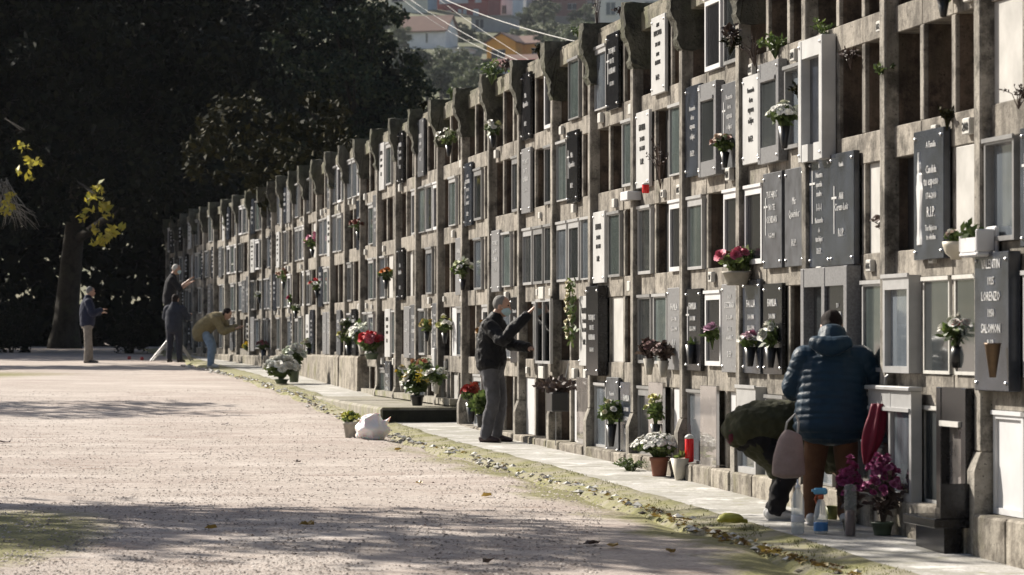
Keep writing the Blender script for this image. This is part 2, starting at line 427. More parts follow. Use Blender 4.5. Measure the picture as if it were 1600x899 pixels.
for k in range(KMIN, KMAX + 1):
    p = wlink('pier', pier_me, k * B, 0, 0)
    c = link('capital', cap_mes[k % 4], p); c.scale = (rng.uniform(.92, 1.08), rng.uniform(.94, 1.1), rng.uniform(.995, 1.004))

# horizontal members: one panel per niche near by, one beam per bay farther off
SEG = [(0, OW + MW / 2), (OW + MW / 2, 2 * OW + MW * 1.5), (2 * OW + MW * 1.5, B - PW)]
LEV = [(SILL[i] + NH, SILL[i + 1]) for i in range(4)] + [(TOPZ, 4.60)]
def panel_mesh(l, w_):
    return shared(lambda mb: mb.cbox((.004, -.45, 0), (w_ - .004, 0, LEV[l][1] - LEV[l][0]), .006), 'beam_panel', M['topbeam'] if l == 4 else M['beam'])
pan = {(l, j): panel_mesh(l, SEG[j][1] - SEG[j][0]) for l in range(5) for j in range(3)}
bea = {l: panel_mesh(l, B - PW) for l in range(5)}
plq = {j: shared(lambda mb: mb.cbox((.003, -.45, 0), (SEG[j][1] - SEG[j][0] - .003, .13, .62), .014), 'plinth_block', M['plinth']) for j in range(3)}
for k in range(KMIN, KMAX):
    s0 = k * B
    for l in range(5):
        if k < 10:
            for j in range(3): wlink('beam_panel', pan[l, j], s0 + SEG[j][0], rng.uniform(-.006, .004), LEV[l][0] + (rng.uniform(-.01, .01) if l == 4 else 0))
        else: wlink('lintel_beam', bea[l], s0, rng.uniform(-.006, .004), LEV[l][0])
    if k < 10:
        for j in range(3): wlink('plinth_block', plq[j], s0 + SEG[j][0], rng.uniform(-.008, .008), -.22 + rng.uniform(-.006, .004))
# mullions, backs and roof slab
mul = shared(lambda mb: mb.cbox((0, -.42, 0), (MW, -.002, NH + .004), .007), 'mullion', M['stone'])
nm = 0; rest = MB()
for k in range(KMIN, KMAX):
    for r in range(5):
        if r == 0 and k >= KBOX: continue
        for j in range(2):
            s = k * B + OW * (j + 1) + MW * j
            if k < 30: wlink('mullion', mul, s, rng.uniform(-.004, .002), SILL[r] - .002)
            else:
                q, _ = wl(s, 0, SILL[r]); rest.span((q.x, q.y - .42, q.z), (q.x + MW, q.y - .002, q.z + NH))
tag(rest.build('mullion', M['stone'], wall), kind='stuff')
mb = MB()
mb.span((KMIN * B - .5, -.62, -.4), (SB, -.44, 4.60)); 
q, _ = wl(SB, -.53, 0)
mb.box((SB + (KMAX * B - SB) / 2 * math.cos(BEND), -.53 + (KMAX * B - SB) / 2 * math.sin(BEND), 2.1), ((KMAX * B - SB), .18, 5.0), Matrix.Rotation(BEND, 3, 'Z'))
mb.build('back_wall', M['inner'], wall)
mb = MB(); mb.span((KMIN * B - .5, -2.4, 4.602), (SB, -.02, 4.64)); mb.build('roof_slab', M['topbeam'], wall)
mb = MB(); mb.span((KMIN * B - .5, -2.4, -.4), (KMIN * B - .3, -.02, 4.6)); q, r_ = wl(KMAX * B, 0, 0); mb.box((q.x + .1, q.y - .3, 2.0), (.2, .5, 4.8), Matrix.Rotation(BEND, 3, 'Z')); mb.build('end_wall', M['stone'], wall)
# solid base that hides the lowest row along the far half
mb = MB()
def base_block(s0, s1, o, h0, h1):
    q, r = wl(s0, 0, 0); e, _ = wl(s1, 0, 0)
    n = 6; d = (e - q); dd = d.normalized(); nn = Vector((-dd.y, dd.x, 0))
    prof = [(-.4, h0), (o + .02, h0), (o, h1 - .03), (o - .02, h1), (-.4, h1)]
    vs = [q + dd * (d.length * t) + nn * a + Vector((0, 0, z)) for t in (0, 1) for a, z in prof]
    n = len(prof); mb.add(vs, [(k, (k + 1) % n, (k + 1) % n + n, k + n) for k in range(n)] + [tuple(range(n - 1, -1, -1)), tuple(range(n, 2 * n))])
sb = [31.1, 33.6, 36.3, 38.0, 40.4, 42.6, 45.2, 48.2, 53, 58, 63, 67.2]
for i in range(len(sb) - 1):
    mb = MB(); base_block(sb[i] + .01, sb[i + 1] - .012, .145 + (.02 if i == 1 else 0) - (.03 if i > 3 else 0), -.3, [1.205, 1.20, 1.20, 1.19, 1.17, 1.15, 1.13, 1.12, 1.12, 1.12, 1.12][i])
    mb.build('base_block', M['plinth'], wall)

# ------------------------------------------------------------------ niche fronts
LET = {}
def lettering(lines, m, cross=None):
    key = (tuple(lines), m.name, cross)
    if key in LET: return LET[key]
    mb = MB()
    for txt, z, size in lines:
        cu = bpy.data.curves.new('t', 'FONT'); cu.body = txt; cu.size = size; cu.align_x = 'CENTER'; cu.extrude = .0025; cu.resolution_u = 1
        ob = bpy.data.objects.new('t', cu); COL.objects.link(ob)
        me = ob.to_mesh()
        mb.add([(-v.co.x, .003 + v.co.z, v.co.y + z) for v in me.vertices], [tuple(p.vertices) for p in me.polygons])
        ob.to_mesh_clear(); bpy.data.objects.remove(ob); bpy.data.curves.remove(cu)
    if cross:
        cx, cz, h = cross
        mb.span((cx - .008, .0, cz - h * .65), (cx + .008, .006, cz + h * .35)); mb.span((cx - h * .2, .0, cz + h * .08), (cx + h * .2, .006, cz + h * .08 + .016))
    LET[key] = mb.mesh('lettering', m); return LET[key]
TXT = [
    [('FAMILIA', .50, .085), ('3-9-1988', .40, .06), ('12-1-1994', .31, .06), ('R.I.P.', .18, .08)],
    [('Recuerdo', .54, .06), ('de tu', .46, .06), ('esposa', .38, .075), ('e hijos', .29, .07), ('D.E.P.', .14, .07)],
    [('Mis', .44, .08), ('Queridos', .34, .085), ('R.I.P.', .12, .075)],
    [('AQUI', .58, .05), ('DESCANSA', .50, .07), ('7-11-1979', .40, .055), ('A LOS', .31, .05), ('64 ANOS', .23, .06), ('D.E.P.', .09, .07)],
    [('TUS HIJOS', .52, .075), ('NO TE', .42, .07), ('OLVIDAN', .32, .08), ('1-5-1991', .2, .06)],
]
bolt_me = shared(lambda mb: mb.lathe((0, 0, 0), [(.012, 0), (.012, .008), (.004, .014)], 8), 'bolt', M['bolt'])
def add_bolts(ob, w_, h, o):
    for sx in (-1, 1):
        for z in (.05, h - .05):
            b = link('bolt', bolt_me, ob, (sx * (w_ / 2 - .045), o, z)); b.rotation_euler.x = -R(90)
slab_me = {}
def slab(s, h, mkey, w_=.58, hh=.74, dz=-.05, o=.012, th=.032, txt=None, cross=None, bolts=True, name='memorial_slab', label=None, lm=None, dx=0):
    key = (mkey, w_, hh, th)
    if key not in slab_me: slab_me[key] = shared(lambda mb: mb.cbox((-w_ / 2, 0, 0), (w_ / 2, th, hh), .004), name, M[mkey])
    ob = wlink(name, slab_me[key], s + dx, o, h + dz)
    if label: ob['label'] = label
    if bolts: add_bolts(ob, w_, hh, th)
    if txt is not None:
        lo = link('lettering', lettering(txt, lm or M['letter_pale'], cross), ob, (0, th, .04)); lo.scale.x = .95
    return ob
frm = {}
def door(s, h, fm, pm, fr=.03, o=.0, depth=.03, hd=0.0, w_=OW - .02, hh=NH - .01, recess=.018, label=None):
    key = (fm, fr, depth, hd, w_, hh)
    if key not in frm:
        def f(mb):
            mb.span((-w_ / 2, -.06, 0), (-w_ / 2 + fr, depth, hh)); mb.span((w_ / 2 - fr, -.06, 0), (w_ / 2, depth, hh))
            mb.span((-w_ / 2 + fr, -.06, 0), (w_ / 2 - fr, depth, fr)); mb.span((-w_ / 2 + fr, -.06, hh - fr - hd), (w_ / 2 - fr, depth, hh))
            mb.span((-w_ / 2 - .012, depth, hh - .015), (w_ / 2 + .012, depth + .014, hh + .012))
        frm[key] = shared(f, 'frame', M[fm])
        frm[key + (0,)] = {}
    pk = frm[key + (0,)]
    if pm not in pk:
        pk[pm] = shared(lambda mb: mb.span((-w_ / 2 + fr, -.02, fr), (w_ / 2 - fr, 0, hh - fr - hd)), 'pane', M[pm])
    ob = wlink('glazed_door', frm[key], s, o, h)
    link('pane', pk[pm], ob, (0, depth - recess, 0))
    if label: ob['label'] = label
    return ob
boardm = shared(lambda mb: mb.span((-OW / 2, -.01, 0), (OW / 2, .01, NH)), 'closure_or_shade_panel', M['niche_shade_board'])
panm = {m: shared(lambda mb: mb.cbox((-OW / 2 + .004, -.03, 0), (OW / 2 - .004, 0, NH), .004), 'closure_or_shade_panel', M[m]) for m in ('panel', 'panel_white', 'inner')}
def granite_frame(s, h, fm, pm, w_=.66, hh=.80, dz=-.08, prot=.075, fr=.085, top=.13, label=None):
    key = ('gf', fm, w_, hh, prot)
    if key not in frm:
        def f(mb):
            mb.cbox((-w_ / 2, 0, 0), (-w_ / 2 + fr, prot, hh), .004); mb.cbox((w_ / 2 - fr, 0, 0), (w_ / 2, prot, hh), .004)
            mb.span((-w_ / 2 + fr, 0, 0), (w_ / 2 - fr, prot - .003, top)); mb.span((-w_ / 2 + fr, 0, hh - top), (w_ / 2 - fr, prot - .003, hh))
            mb.span((-w_ / 2 + fr, prot - .01, hh - top - .02), (w_ / 2 - fr, prot + .012, hh - top + .01))
        frm[key] = shared(f, 'stone_surround', M[fm])
        frm[key, pm] = shared(lambda mb: mb.span((-w_ / 2 + fr, .0, top), (w_ / 2 - fr, .02, hh - top)), 'pane', M[pm])
    if (key, pm) not in frm: frm[key, pm] = shared(lambda mb: mb.span((-w_ / 2 + fr, .0, top), (w_ / 2 - fr, .02, hh - top)), 'pane', M[pm])
    ob = wlink('stone_surround', frm[key], s, .004, h + dz)
    link('pane', frm[key, pm], ob, (0, prot - .03, 0)); add_bolts(ob, w_, hh, prot)
    if label: ob['label'] = label
    return ob
lin = shared(lambda mb: mb.span((-.012, -.40, 0), (0, 0, NH - .004)), 'niche_shade_lining', M['inner'])  # thin added panel, niche shade put into its dark colour
ROWS = {  # rows from the top; niches written left to right as the photo shows them
    -1: ['EEE', 'PEE', 'VSG', '_DG', '_DG'],
    0: ['EEE', 'EEE', 'K__', '_CC', '_C_'],
    1: ['EEE', '_EE', '__P', '__N', 'G_A'],
    2: ['EEE', 'WFV', 'HSS', 'SSK', 'AGP'],
    3: ['EHD', 'SFS', 'GEH', 'SHM', 'GLP'],
    4: ['KWE', 'WKG', 'DKH', 'DGM', 'DLP'],
    5: ['GSE', 'EEG', 'WGK', 'BPE', 'GSS'],
    6: ['EGE', 'GSE', 'GDG', 'E_W', 'EPL'],
    7: ['SEH', 'MED', 'DDD', 'EDK', 'PEE'],
    8: ['KEE', 'EKD', 'MGE', 'KGS', 'SKE'],
    9: ['EKE', 'SDK', 'KGP', 'EPD', 'PGE'],
    10: ['EEK', 'EGP', 'EKM', 'KPG', 'DPE'],
    11: ['SKE', 'GDH', 'EGE', 'DPS', 'GEK'],
    12: ['SEE', 'EPD', 'SPK', 'EMS', 'PGK'],
    13: ['WGE', 'EEE', 'GPE', 'KWG', 'GSE'],
    14: ['EKE', 'EGS', 'KGG', 'DGP', 'EEE'],
}
def front(k, r, j, c):
    s = k * B + OW / 2 + j * (OW + MW); h = SILL[r]; q = rng.random
    if c in 'EK' or (c == '_' and r == 4): wlink('niche_shade_lining', lin, s + OW / 2 - .002, -.03, h + .002)
    if c == 'E' or c == '_':
        return
    if c == 'K': wlink('closure_or_shade_panel', boardm, s, -.10, h)  # black board standing in for an open niche's shade
    elif c == 'P': wlink('closure_or_shade_panel', panm[rng.choice(['panel', 'panel', 'panel_white'])], s, rng.uniform(-.07, -.015), h)
    elif c == 'S': slab(s, h, rng.choice(['slate', 'slate', 'slate_grey', 'black']), hh=.72 + .04 * int(q() * 3), w_=.59, dz=-.05, txt=rng.choice(TXT), cross=(.2, .42, .3) if q() < .5 else None, bolts=k < 14)
    elif c == 'M': slab(s, h, 'granite', hh=.74, w_=.60, txt=rng.choice(TXT), bolts=k < 10)
    elif c == 'W': slab(s, h, 'white_marble', hh=.72, w_=.59, txt=rng.choice(TXT), lm=M['letter_dark'], name='marble_slab', bolts=k < 10)
    elif c == 'B': slab(s, h, 'black', hh=.90, w_=.62, th=.10, dz=-.14, txt=rng.choice(TXT), label='thick black granite slab standing proud of the wall')
    elif c == 'F': granite_frame(s, h, 'granite', 'pane_dark')
    elif c == 'G': door(s, h, rng.choice(['alu', 'alu', 'alu_dark']), rng.choice(['pane_light', 'pane_light', 'pane_green']), hd=rng.choice([0, 0, .05]), fr=rng.choice([.016, .026]))
    elif c == 'V': door(s, h, 'alu_dark', 'pane_light', fr=.03, depth=.05, recess=.055)
    elif c == 'C': door(s, h, 'plate', 'pane_dark', fr=.022, depth=.012, recess=.008)
    elif c == 'D': door(s, h, rng.choice(['alu', 'alu_dark']), 'pane_dark', hd=rng.choice([0, .05]))
    elif c == 'H': door(s, h, 'panel_white', 'black', fr=.04, depth=.03, hd=.03)
    elif c == 'N': door(s, h, 'alu', 'pane_green', fr=.03)
    elif c == 'A': door(s, h, 'alu', 'pane_light', fr=.05, depth=.09, hd=.11, w_=OW + .04, hh=NH + .06, recess=.03)
    elif c == 'L': slab(s, h, 'mirror', hh=.74, w_=.60, th=.03, dz=-.05, o=.04, bolts=False, name='glass_slab')
def far_code():
    u = rng.random()
    for c, p in (('E', .24), ('K', .10), ('G', .24), ('S', .14), ('P', .08), ('D', .10), ('W', .04), ('M', .03), ('H', .03)):
        if u < p: return c
        u -= p
    return 'G'
plate_me = shared(lambda mb: mb.cbox((-.07, 0, -.05), (.07, .045, .05), .006), 'number_plate', M['plate'])
num_me = [lettering([(t, -.028, .075)], M['letter_dark']) for t in ('666', '665', '421', '208', '312', '97')]
for k in range(KMIN, KMAX):
    for r in range(5):
        if r == 0 and k >= KBOX: continue
        for j in range(3):
            row = ROWS.get(k)
            c = row[4 - r][2 - j] if row else far_code()
            front(k, r, j, c)
            if rng.random() < (.36 if k >= 0 else .2) and k < 22 and r < 4 and c not in 'SFBAM':
                s = k * B + OW / 2 + j * (OW + MW)
                pl = wlink('number_plate', plate_me, s + rng.uniform(-.15, .1), .002, SILL[r] + NH + rng.uniform(.075, .13))
                pl.scale = (rng.uniform(.7, 1.1),) * 3
                if k < 5: link('lettering', rng.choice(num_me), pl, (0, .045, 0))
# ---- the individual fronts of the nearest bays
def sj(k, jl): return k * B + OW / 2 + (2 - jl) * (OW + MW)      # niche jl counted from the left
# slate slab with a carved figure
a = slab(sj(0, 1), SILL[2], 'slate', w_=.66, hh=.86, dz=-.08, th=.05, txt=[('A Familia', .70, .06), ('Candida', .53, .075), ('tu esposo', .45, .085), ('17-4-2010', .36, .06), ('R.I.P.', .24, .10), ('Tus hijos no', .15, .055), ('te olvidan', .09, .055)], label='large blue-grey slate slab with a carved white standing figure')
a.children[-1].location.x = -.07
mb = MB()
mb.rings([[Vector((.20 + x * r, .05 + .012 * y, z)) for x, y in ((1, 0), (.6, .8), (-.6, .8), (-1, 0), (0, -.2))] for r, z in ((.05, .10), (.055, .14), (.035, .2), (.04, .32), (.06, .42), (.075, .47), (.05, .52), (.045, .57), (.02, .585), (.032, .61), (.03, .64), (.012, .67), (.008, .72))])
mb.build('carved_figure', M['letter_pale'], a)
slab(sj(0, 2) + .01, SILL[2], 'panel', w_=.55, hh=.66, dz=-.02, o=-.012, th=.01, bolts=False, name='closure_or_shade_panel')
door(sj(0, 0), SILL[1], 'alu', 'pane_light', fr=.045, depth=.085, hd=.05, w_=OW + .02, hh=NH + .02, recess=.045, label='aluminium box frame with ribbed grey glass')
# black granite door cabinet with a deep sill
c_s = sj(0, 2)
mb = MB(); mb.cbox((-.31, 0, .0), (-.21, .12, .82), .005); mb.cbox((.21, 0, 0), (.31, .12, .82), .005); mb.span((-.21, 0, .60), (.21, .115, .82)); mb.span((-.21, 0, 0), (.21, .115, .06))
cab = wlink('granite_cabinet', mb.mesh('granite_cabinet', M['black']), c_s + .02, .004, .36); cab['label'] = 'polished black granite door surround with a deep sill'
mb = MB(); mb.span((-.21, 0, .06), (.21, .06, .60)); mb.build('pane', M['mirror'], cab)
mb = MB(); mb.span((-.20, .105, .57), (.20, .135, .605)); mb.build('trim', M['plate'], cab)
mb = MB(); mb.cbox((-.36, .02, -.06), (.33, .34, -.0), .006); mb.cbox((-.36, .02, .0), (-.33, .30, .22), .004); mb.build('sill', M['black'], cab)
mb = MB(); mb.span((-.30, .15, -.45), (.30, .26, -.063)); mb.build('planter_box', M['black'], cab)
slab(sj(0, 1), SILL[0], 'mirror', w_=.55, hh=.62, th=.012, dz=.005, o=-.01, bolts=False, name='glass_slab', label='clear glass pane in a thin steel frame')
# grey-blue slab with raised letters right of the first pillar
slab(sj(-1, 0) + .02, SILL[1], 'slate', w_=.66, hh=.86, dz=-.09, th=.08, txt=[('VALENTIN', .72, .082), ('1925', .62, .07), ('LORENZO', .52, .082), ('1950', .42, .07), ('SALOMON', .32, .082), ('R.I.P.', .23, .07)], label='thick blue-grey slab with raised letters and a bronze vase')
door(sj(-1, 0) - .02, SILL[0], 'panel_white', 'panel_white', fr=.04, depth=.0, recess=.02, label='white panel under a thin dark lintel')
# black slab pair, rows 3 of the second bay
slab(sj(1, 0) - .0, SILL[2], 'slate', w_=.60, hh=.82, dz=-.07, txt=[('A', .70, .05), ('Nuestra', .63, .06), ('querida', .56, .06), ('madre', .49, .06), ('1-1-1', .38, .08), ('Recuerdo', .29, .06), ('de', .22, .05), ('tus hijos', .15, .06), ('D.E.P.', .06, .06)], cross=(.2, .55, .4))
slab(sj(1, 1) + .03, SILL[2], 'slate', w_=.64, hh=.82, dz=-.07, th=.045, txt=[('Familia', .68, .045), ('Aldi', .44, .075), ('Cerezo Lois', .36, .075), ('R.I.P.', .17, .085)], cross=(.2, .42, .35))
# wide grey surround of two niches
mb = MB(); W2 = 1.28
for x0, x1 in ((-W2 / 2, -W2 / 2 + .09), (-.04, .05), (W2 / 2 - .09, W2 / 2)): mb.cbox((x0, 0, 0), (x1, .11, .86), .005)
for x0, x1 in ((-W2 / 2 + .09, -.04), (.05, W2 / 2 - .09)): mb.span((x0, 0, .72), (x1, .105, .86)); mb.span((x0, 0, 0), (x1, .105, .1))
gs = wlink('stone_surround', mb.mesh('stone_surround', M['granite']), (sj(1, 0) + sj(1, 1)) / 2, .004, SILL[1] - .1); gs['label'] = 'wide grey granite surround holding two niches'
mb = MB(); mb.span((-W2 / 2 + .09, .0, .1), (-.04, .088, .72)); pz = mb.build('inscribed_slab', M['black'], gs)
link('lettering', lettering([('TU', .44, .045), ('ESPOSA', .37, .06), ('E', .31, .045), ('HIJOS', .24, .06), ('NO TE', .17, .06), ('OLVIDAN', .10, .06), ('D.E.P.', .02, .06)], M['letter_pale']), pz, (-.33, .088, .12))
mb = MB(); mb.span((.05, .0, .1), (W2 / 2 - .09, .03, .72)); mb.build('pane', M['pane_dark'], gs)
# white marble box frame high on the second bay
mb = MB()
mb.cbox((-.34, 0, 0), (-.25, .11, .92), .005); mb.cbox((.25, 0, 0), (.34, .11, .92), .005); mb.span((-.25, 0, .78), (.25, .105, .92)); mb.span((-.25, 0, 0), (-.08, .105, .13)); mb.span((.08, 0, 0), (.25, .105, .13))
wf = wlink('stone_surround', mb.mesh('stone_surround', M['white_marble']), sj(1, 0) + .02, .004, SILL[3] - .14); wf['label'] = 'white marble box frame round a dark slab'; add_bolts(wf, .68, .92, .11)
mb = MB(); mb.span((-.25, .0, .13), (.25, .04, .78)); mb.build('pane', M['slate'], wf)
# double aluminium cabinet at the woman's right hand
mb = MB(); W3 = 1.02
for x0, x1 in ((-W3 / 2, -W3 / 2 + .05), (-.02, .02), (W3 / 2 - .05, W3 / 2)): mb.span((x0, 0, 0), (x1, .075, .74))
for x0, x1 in ((-W3 / 2 + .05, -.02), (.02, W3 / 2 - .05)): mb.span((x0, 0, .62), (x1, .072, .74)); mb.span((x0, 0, 0), (x1, .072, .05))
mb.cbox((-W3 / 2 - .02, .0, .74), (W3 / 2 + .02, .10, .77), .006); mb.span((-W3 / 2 + .02, .072, .60), (W3 / 2 - .02, .09, .625))
al = wlink('aluminium_cabinet', mb.mesh('aluminium_cabinet', M['alu']), 1.72, .04, SILL[0] - .0); al['label'] = 'double aluminium cabinet door bridging a pillar'
for x0, x1 in ((-W3 / 2 + .05, -.02), (.02, W3 / 2 - .05)):
    mb = MB(); mb.span((x0, 0, .05), (x1, .05, .62)); mb.build('pane', M['pane_light'], al)
# the glazed door frame swung open over a pillar, where the grey-haired man works
mb = MB(); W4, H4 = .92, .70
for x0, x1 in ((-W4 / 2, -W4 / 2 + .03), (-.012, .012), (W4 / 2 - .03, W4 / 2)): mb.span((x0, 0, 0), (x1, .03, H4))
for z0, z1 in ((0, .03), (H4 - .03, H4)): mb.span((-W4 / 2 + .03, .002, z0), (W4 / 2 - .03, .028, z1))
dm = wlink('glazed_door', mb.mesh('glazed_door', M['alu']), 6 * B + 2.08, .13, SILL[1] - .04); dm['label'] = 'wide aluminium glass door in front of a pillar'
mb = MB(); mb.span((-W4 / 2 + .03, .008, .03), (W4 / 2 - .03, .016, H4 - .03))
gl = bpy.data.materials.new('clear_glass'); gl.use_nodes = True; gn = gl.node_tree
gp_, tr_, mx_ = gn.nodes.new('ShaderNodeBsdfGlossy'), gn.nodes.new('ShaderNodeBsdfTransparent'), gn.nodes.new('ShaderNodeMixShader')
fr_ = gn.nodes.new('ShaderNodeFresnel'); fr_.inputs[0].default_value = 1.5; gp_.inputs['Roughness'].default_value = .04
gn.links.new(fr_.outputs[0], mx_.inputs[0]); gn.links.new(tr_.outputs[0], mx_.inputs[1]); gn.links.new(gp_.outputs[0], mx_.inputs[2])
gn.links.new(mx_.outputs[0], gn.nodes['Material Output'].inputs[0]); M['glass'] = gl
mb.build('pane', gl, dm)
mb = MB(); mb.cbox((-.15, .03, H4 + .0), (.15, .05, H4 + .13), .004); mb.cbox((-.15, .03, -.16), (.15, .05, -.03), .004); mb.build('bracket_plate', M['plate'], dm)
# ------------------------------------------------------------------ trees
def leaf_quads(centers, rad, per, size, flat=.0):
    """leaf faces scattered round clump centres -> (n,4,3)"""
    C = np.repeat(np.asarray(centers, float), per, 0); n = len(C)
    rd = np.repeat(np.asarray(rad, float), per)[:, None]
    d = nr.normal(size=(n, 3)); d /= np.linalg.norm(d, axis=1, keepdims=True)
    P = C + d * rd * (nr.rand(n, 1) ** .5) * np.array([1, 1, .8])
    a = nr.normal(size=(n, 3)); a /= np.linalg.norm(a, axis=1, keepdims=True)
    b = nr.normal(size=(n, 3)); b -= (b * a).sum(1, keepdims=True) * a; b /= np.linalg.norm(b, axis=1, keepdims=True)
    s = size * (.6 + .8 * nr.rand(n, 1))
    a = a * s * .5; b = b * s * .27
    nrm = np.cross(a, b); nrm /= np.linalg.norm(nrm, axis=1, keepdims=True) + 1e-9
    return np.stack([P - a, P + b + nrm * s * .08, P + a, P - b + nrm * s * .08], 1)
def clumps(ells, n, rmin, rmax):
    cs, rs = [], []
    wts = [e[3] * e[4] * e[5] for e in ells]; tot = sum(wts)
    for e, wt in zip(ells, wts):
        for _ in range(max(2, int(n * wt / tot))):
            d = nr.normal(size=3); d /= np.linalg.norm(d); r = (.35 + .65 * nr.rand()) ** .7
            cs.append([e[0] + d[0] * e[3] * r, e[1] + d[1] * e[4] * r, e[2] + d[2] * e[5] * r]); rs.append(rmin + (rmax - rmin) * nr.rand())
    return cs, rs
def tree(name, label, base_, ells, n, per, size, lm, tr=.3, cat='tree', group=None, rc=(.5, 1.1), limbs=14, lean=0.0):
    """ells are offsets from the trunk foot"""
    t = empty(name, base_, 0, label, cat, group)
    cs, rs = clumps(ells, n, *rc)
    link('crown', quads_mesh('crown', leaf_quads(cs, rs, per, size), M[lm]), t)
    mb = MB(); top = max(e[2] for e in ells); lo = min(e[2] - e[5] for e in ells)
    ex, ey = ells[0][0], ells[0][1]
    pts = [(0, 0, -.4), (0, 0, .25), (.04, .03, 1.0), (ex * .25, ey * .25, lo + .3), (ex * .6, ey * .6, (lo + top) / 2), (ex, ey, top)]
    mb.tube(pts, [tr * 1.7, tr * 1.35, tr, tr * .8, tr * .5, tr * .12], 10)
    for i in range(limbs):
        c = Vector(cs[rng.randrange(len(cs))]); z0 = min(max(lo * .8, c.z * .6), c.z); k = min(1, max(0, (z0 - lo) / max(.1, top - lo)))
        p0 = Vector((ex * (.25 + .6 * k), ey * (.25 + .6 * k), z0)); mid = (p0 + c) / 2 + Vector((0, 0, .25))
        mb.tube([p0, mid, c], [tr * .3, tr * .18, tr * .04], 6)
    mb.build('trunk', M['bark'], t, True)
    return t
def foot(X, Y): return (X, Y, g(Y) - .05)
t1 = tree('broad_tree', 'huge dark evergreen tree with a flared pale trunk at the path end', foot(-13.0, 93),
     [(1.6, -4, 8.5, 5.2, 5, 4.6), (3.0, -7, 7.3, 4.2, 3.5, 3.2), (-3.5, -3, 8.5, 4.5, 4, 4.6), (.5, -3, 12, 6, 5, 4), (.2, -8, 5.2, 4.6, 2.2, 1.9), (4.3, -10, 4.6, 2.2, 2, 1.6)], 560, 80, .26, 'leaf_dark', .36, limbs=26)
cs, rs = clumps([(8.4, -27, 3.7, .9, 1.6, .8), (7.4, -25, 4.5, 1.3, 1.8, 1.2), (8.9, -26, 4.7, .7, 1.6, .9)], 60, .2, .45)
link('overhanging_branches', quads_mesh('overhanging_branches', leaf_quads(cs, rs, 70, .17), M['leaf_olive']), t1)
p = at(150, 335, 69) - Vector(foot(-13.0, 93))
cs = [list(p + Vector((rng.gauss(0, .18) + (.22 if z < -.2 else 0), rng.gauss(0, .3), z))) for z in [rng.uniform(-.62, .62) for _ in range(26)]]
cs += [list(at(36, 236, 69) - Vector(foot(-13.0, 93)) + Vector((rng.gauss(0, .14), rng.gauss(0, .3), rng.gauss(0, .2)))) for _ in range(7)]
cs += [list(at(12, 325, 69) - Vector(foot(-13.0, 93)) + Vector((rng.gauss(0, .16), rng.gauss(0, .3), rng.gauss(0, .16)))) for _ in range(8)]
link('yellow_leaves', quads_mesh('yellow_leaves', leaf_quads(cs, [.13] * len(cs), 7, .17), M['leaf_yellow']), t1)
f1 = Vector(foot(-13.0, 93))
for x, y, k in ((150, 335, 5), (36, 236, 3), (12, 325, 3)):
    q = at(x, y, 69) - f1
    for i in range(k):
        e = q + Vector((rng.uniform(-.3, .35), 0, rng.uniform(-.5, .45)))
        mb = MB(); mb.tube([q + Vector((-.5, .6, .75)), q + Vector((rng.uniform(-.15, .1), 0, .45)), e], [.010, .007, .003], 4); mb.build('twig', M['bark'], t1)
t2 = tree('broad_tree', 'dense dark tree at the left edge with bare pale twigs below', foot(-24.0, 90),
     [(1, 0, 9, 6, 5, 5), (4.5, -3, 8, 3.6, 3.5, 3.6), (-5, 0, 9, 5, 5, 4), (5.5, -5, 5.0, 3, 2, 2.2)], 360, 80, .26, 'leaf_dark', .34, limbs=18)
mb = MB(); f2 = Vector(foot(-24.0, 90))
for i in range(26):
    a = at(4 + rng.uniform(-12, 8), 285 + rng.uniform(-8, 20), 70) - f2; b = at(rng.uniform(-10, 62), rng.uniform(330, 362), 70 + rng.uniform(-.8, .8)) - f2
    e1 = a.lerp(b, .35) + Vector((rng.uniform(-.1, .1), 0, rng.uniform(-.2, .05))); e2 = a.lerp(b, .7) + Vector((rng.uniform(-.12, .12), 0, rng.uniform(-.2, .1)))
    mb.tube([a, e1, e2, b], [.014, .010, .007, .003], 4)
    if i % 2: mb.tube([e1, e1.lerp(b, .5) + Vector((rng.uniform(-.15, .15), 0, rng.uniform(-.25, .1)))], [.006, .003], 4)
mb.build('bare_twigs', M['twig'], t2)
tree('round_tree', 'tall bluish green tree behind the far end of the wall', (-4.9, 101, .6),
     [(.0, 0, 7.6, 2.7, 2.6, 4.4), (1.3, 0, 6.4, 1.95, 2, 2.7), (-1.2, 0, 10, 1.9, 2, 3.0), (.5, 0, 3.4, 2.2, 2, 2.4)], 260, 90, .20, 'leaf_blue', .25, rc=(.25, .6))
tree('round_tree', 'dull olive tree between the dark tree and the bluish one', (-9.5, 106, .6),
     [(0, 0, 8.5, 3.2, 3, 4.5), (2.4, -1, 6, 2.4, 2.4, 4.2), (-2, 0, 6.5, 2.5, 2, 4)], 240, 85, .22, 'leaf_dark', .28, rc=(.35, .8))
tree('small_tree', 'small fresh green bush just behind the wall top', tuple(wpt(38, -4.5, .4)), [(0, 0, 4.6, 1.1, 1.1, .9), (.5, -.5, 4.3, .9, .9, .8), (-.6, .6, 4.3, .8, .8, .8)], 60, 60, .11, 'leaf_plant', .09, rc=(.18, .35))
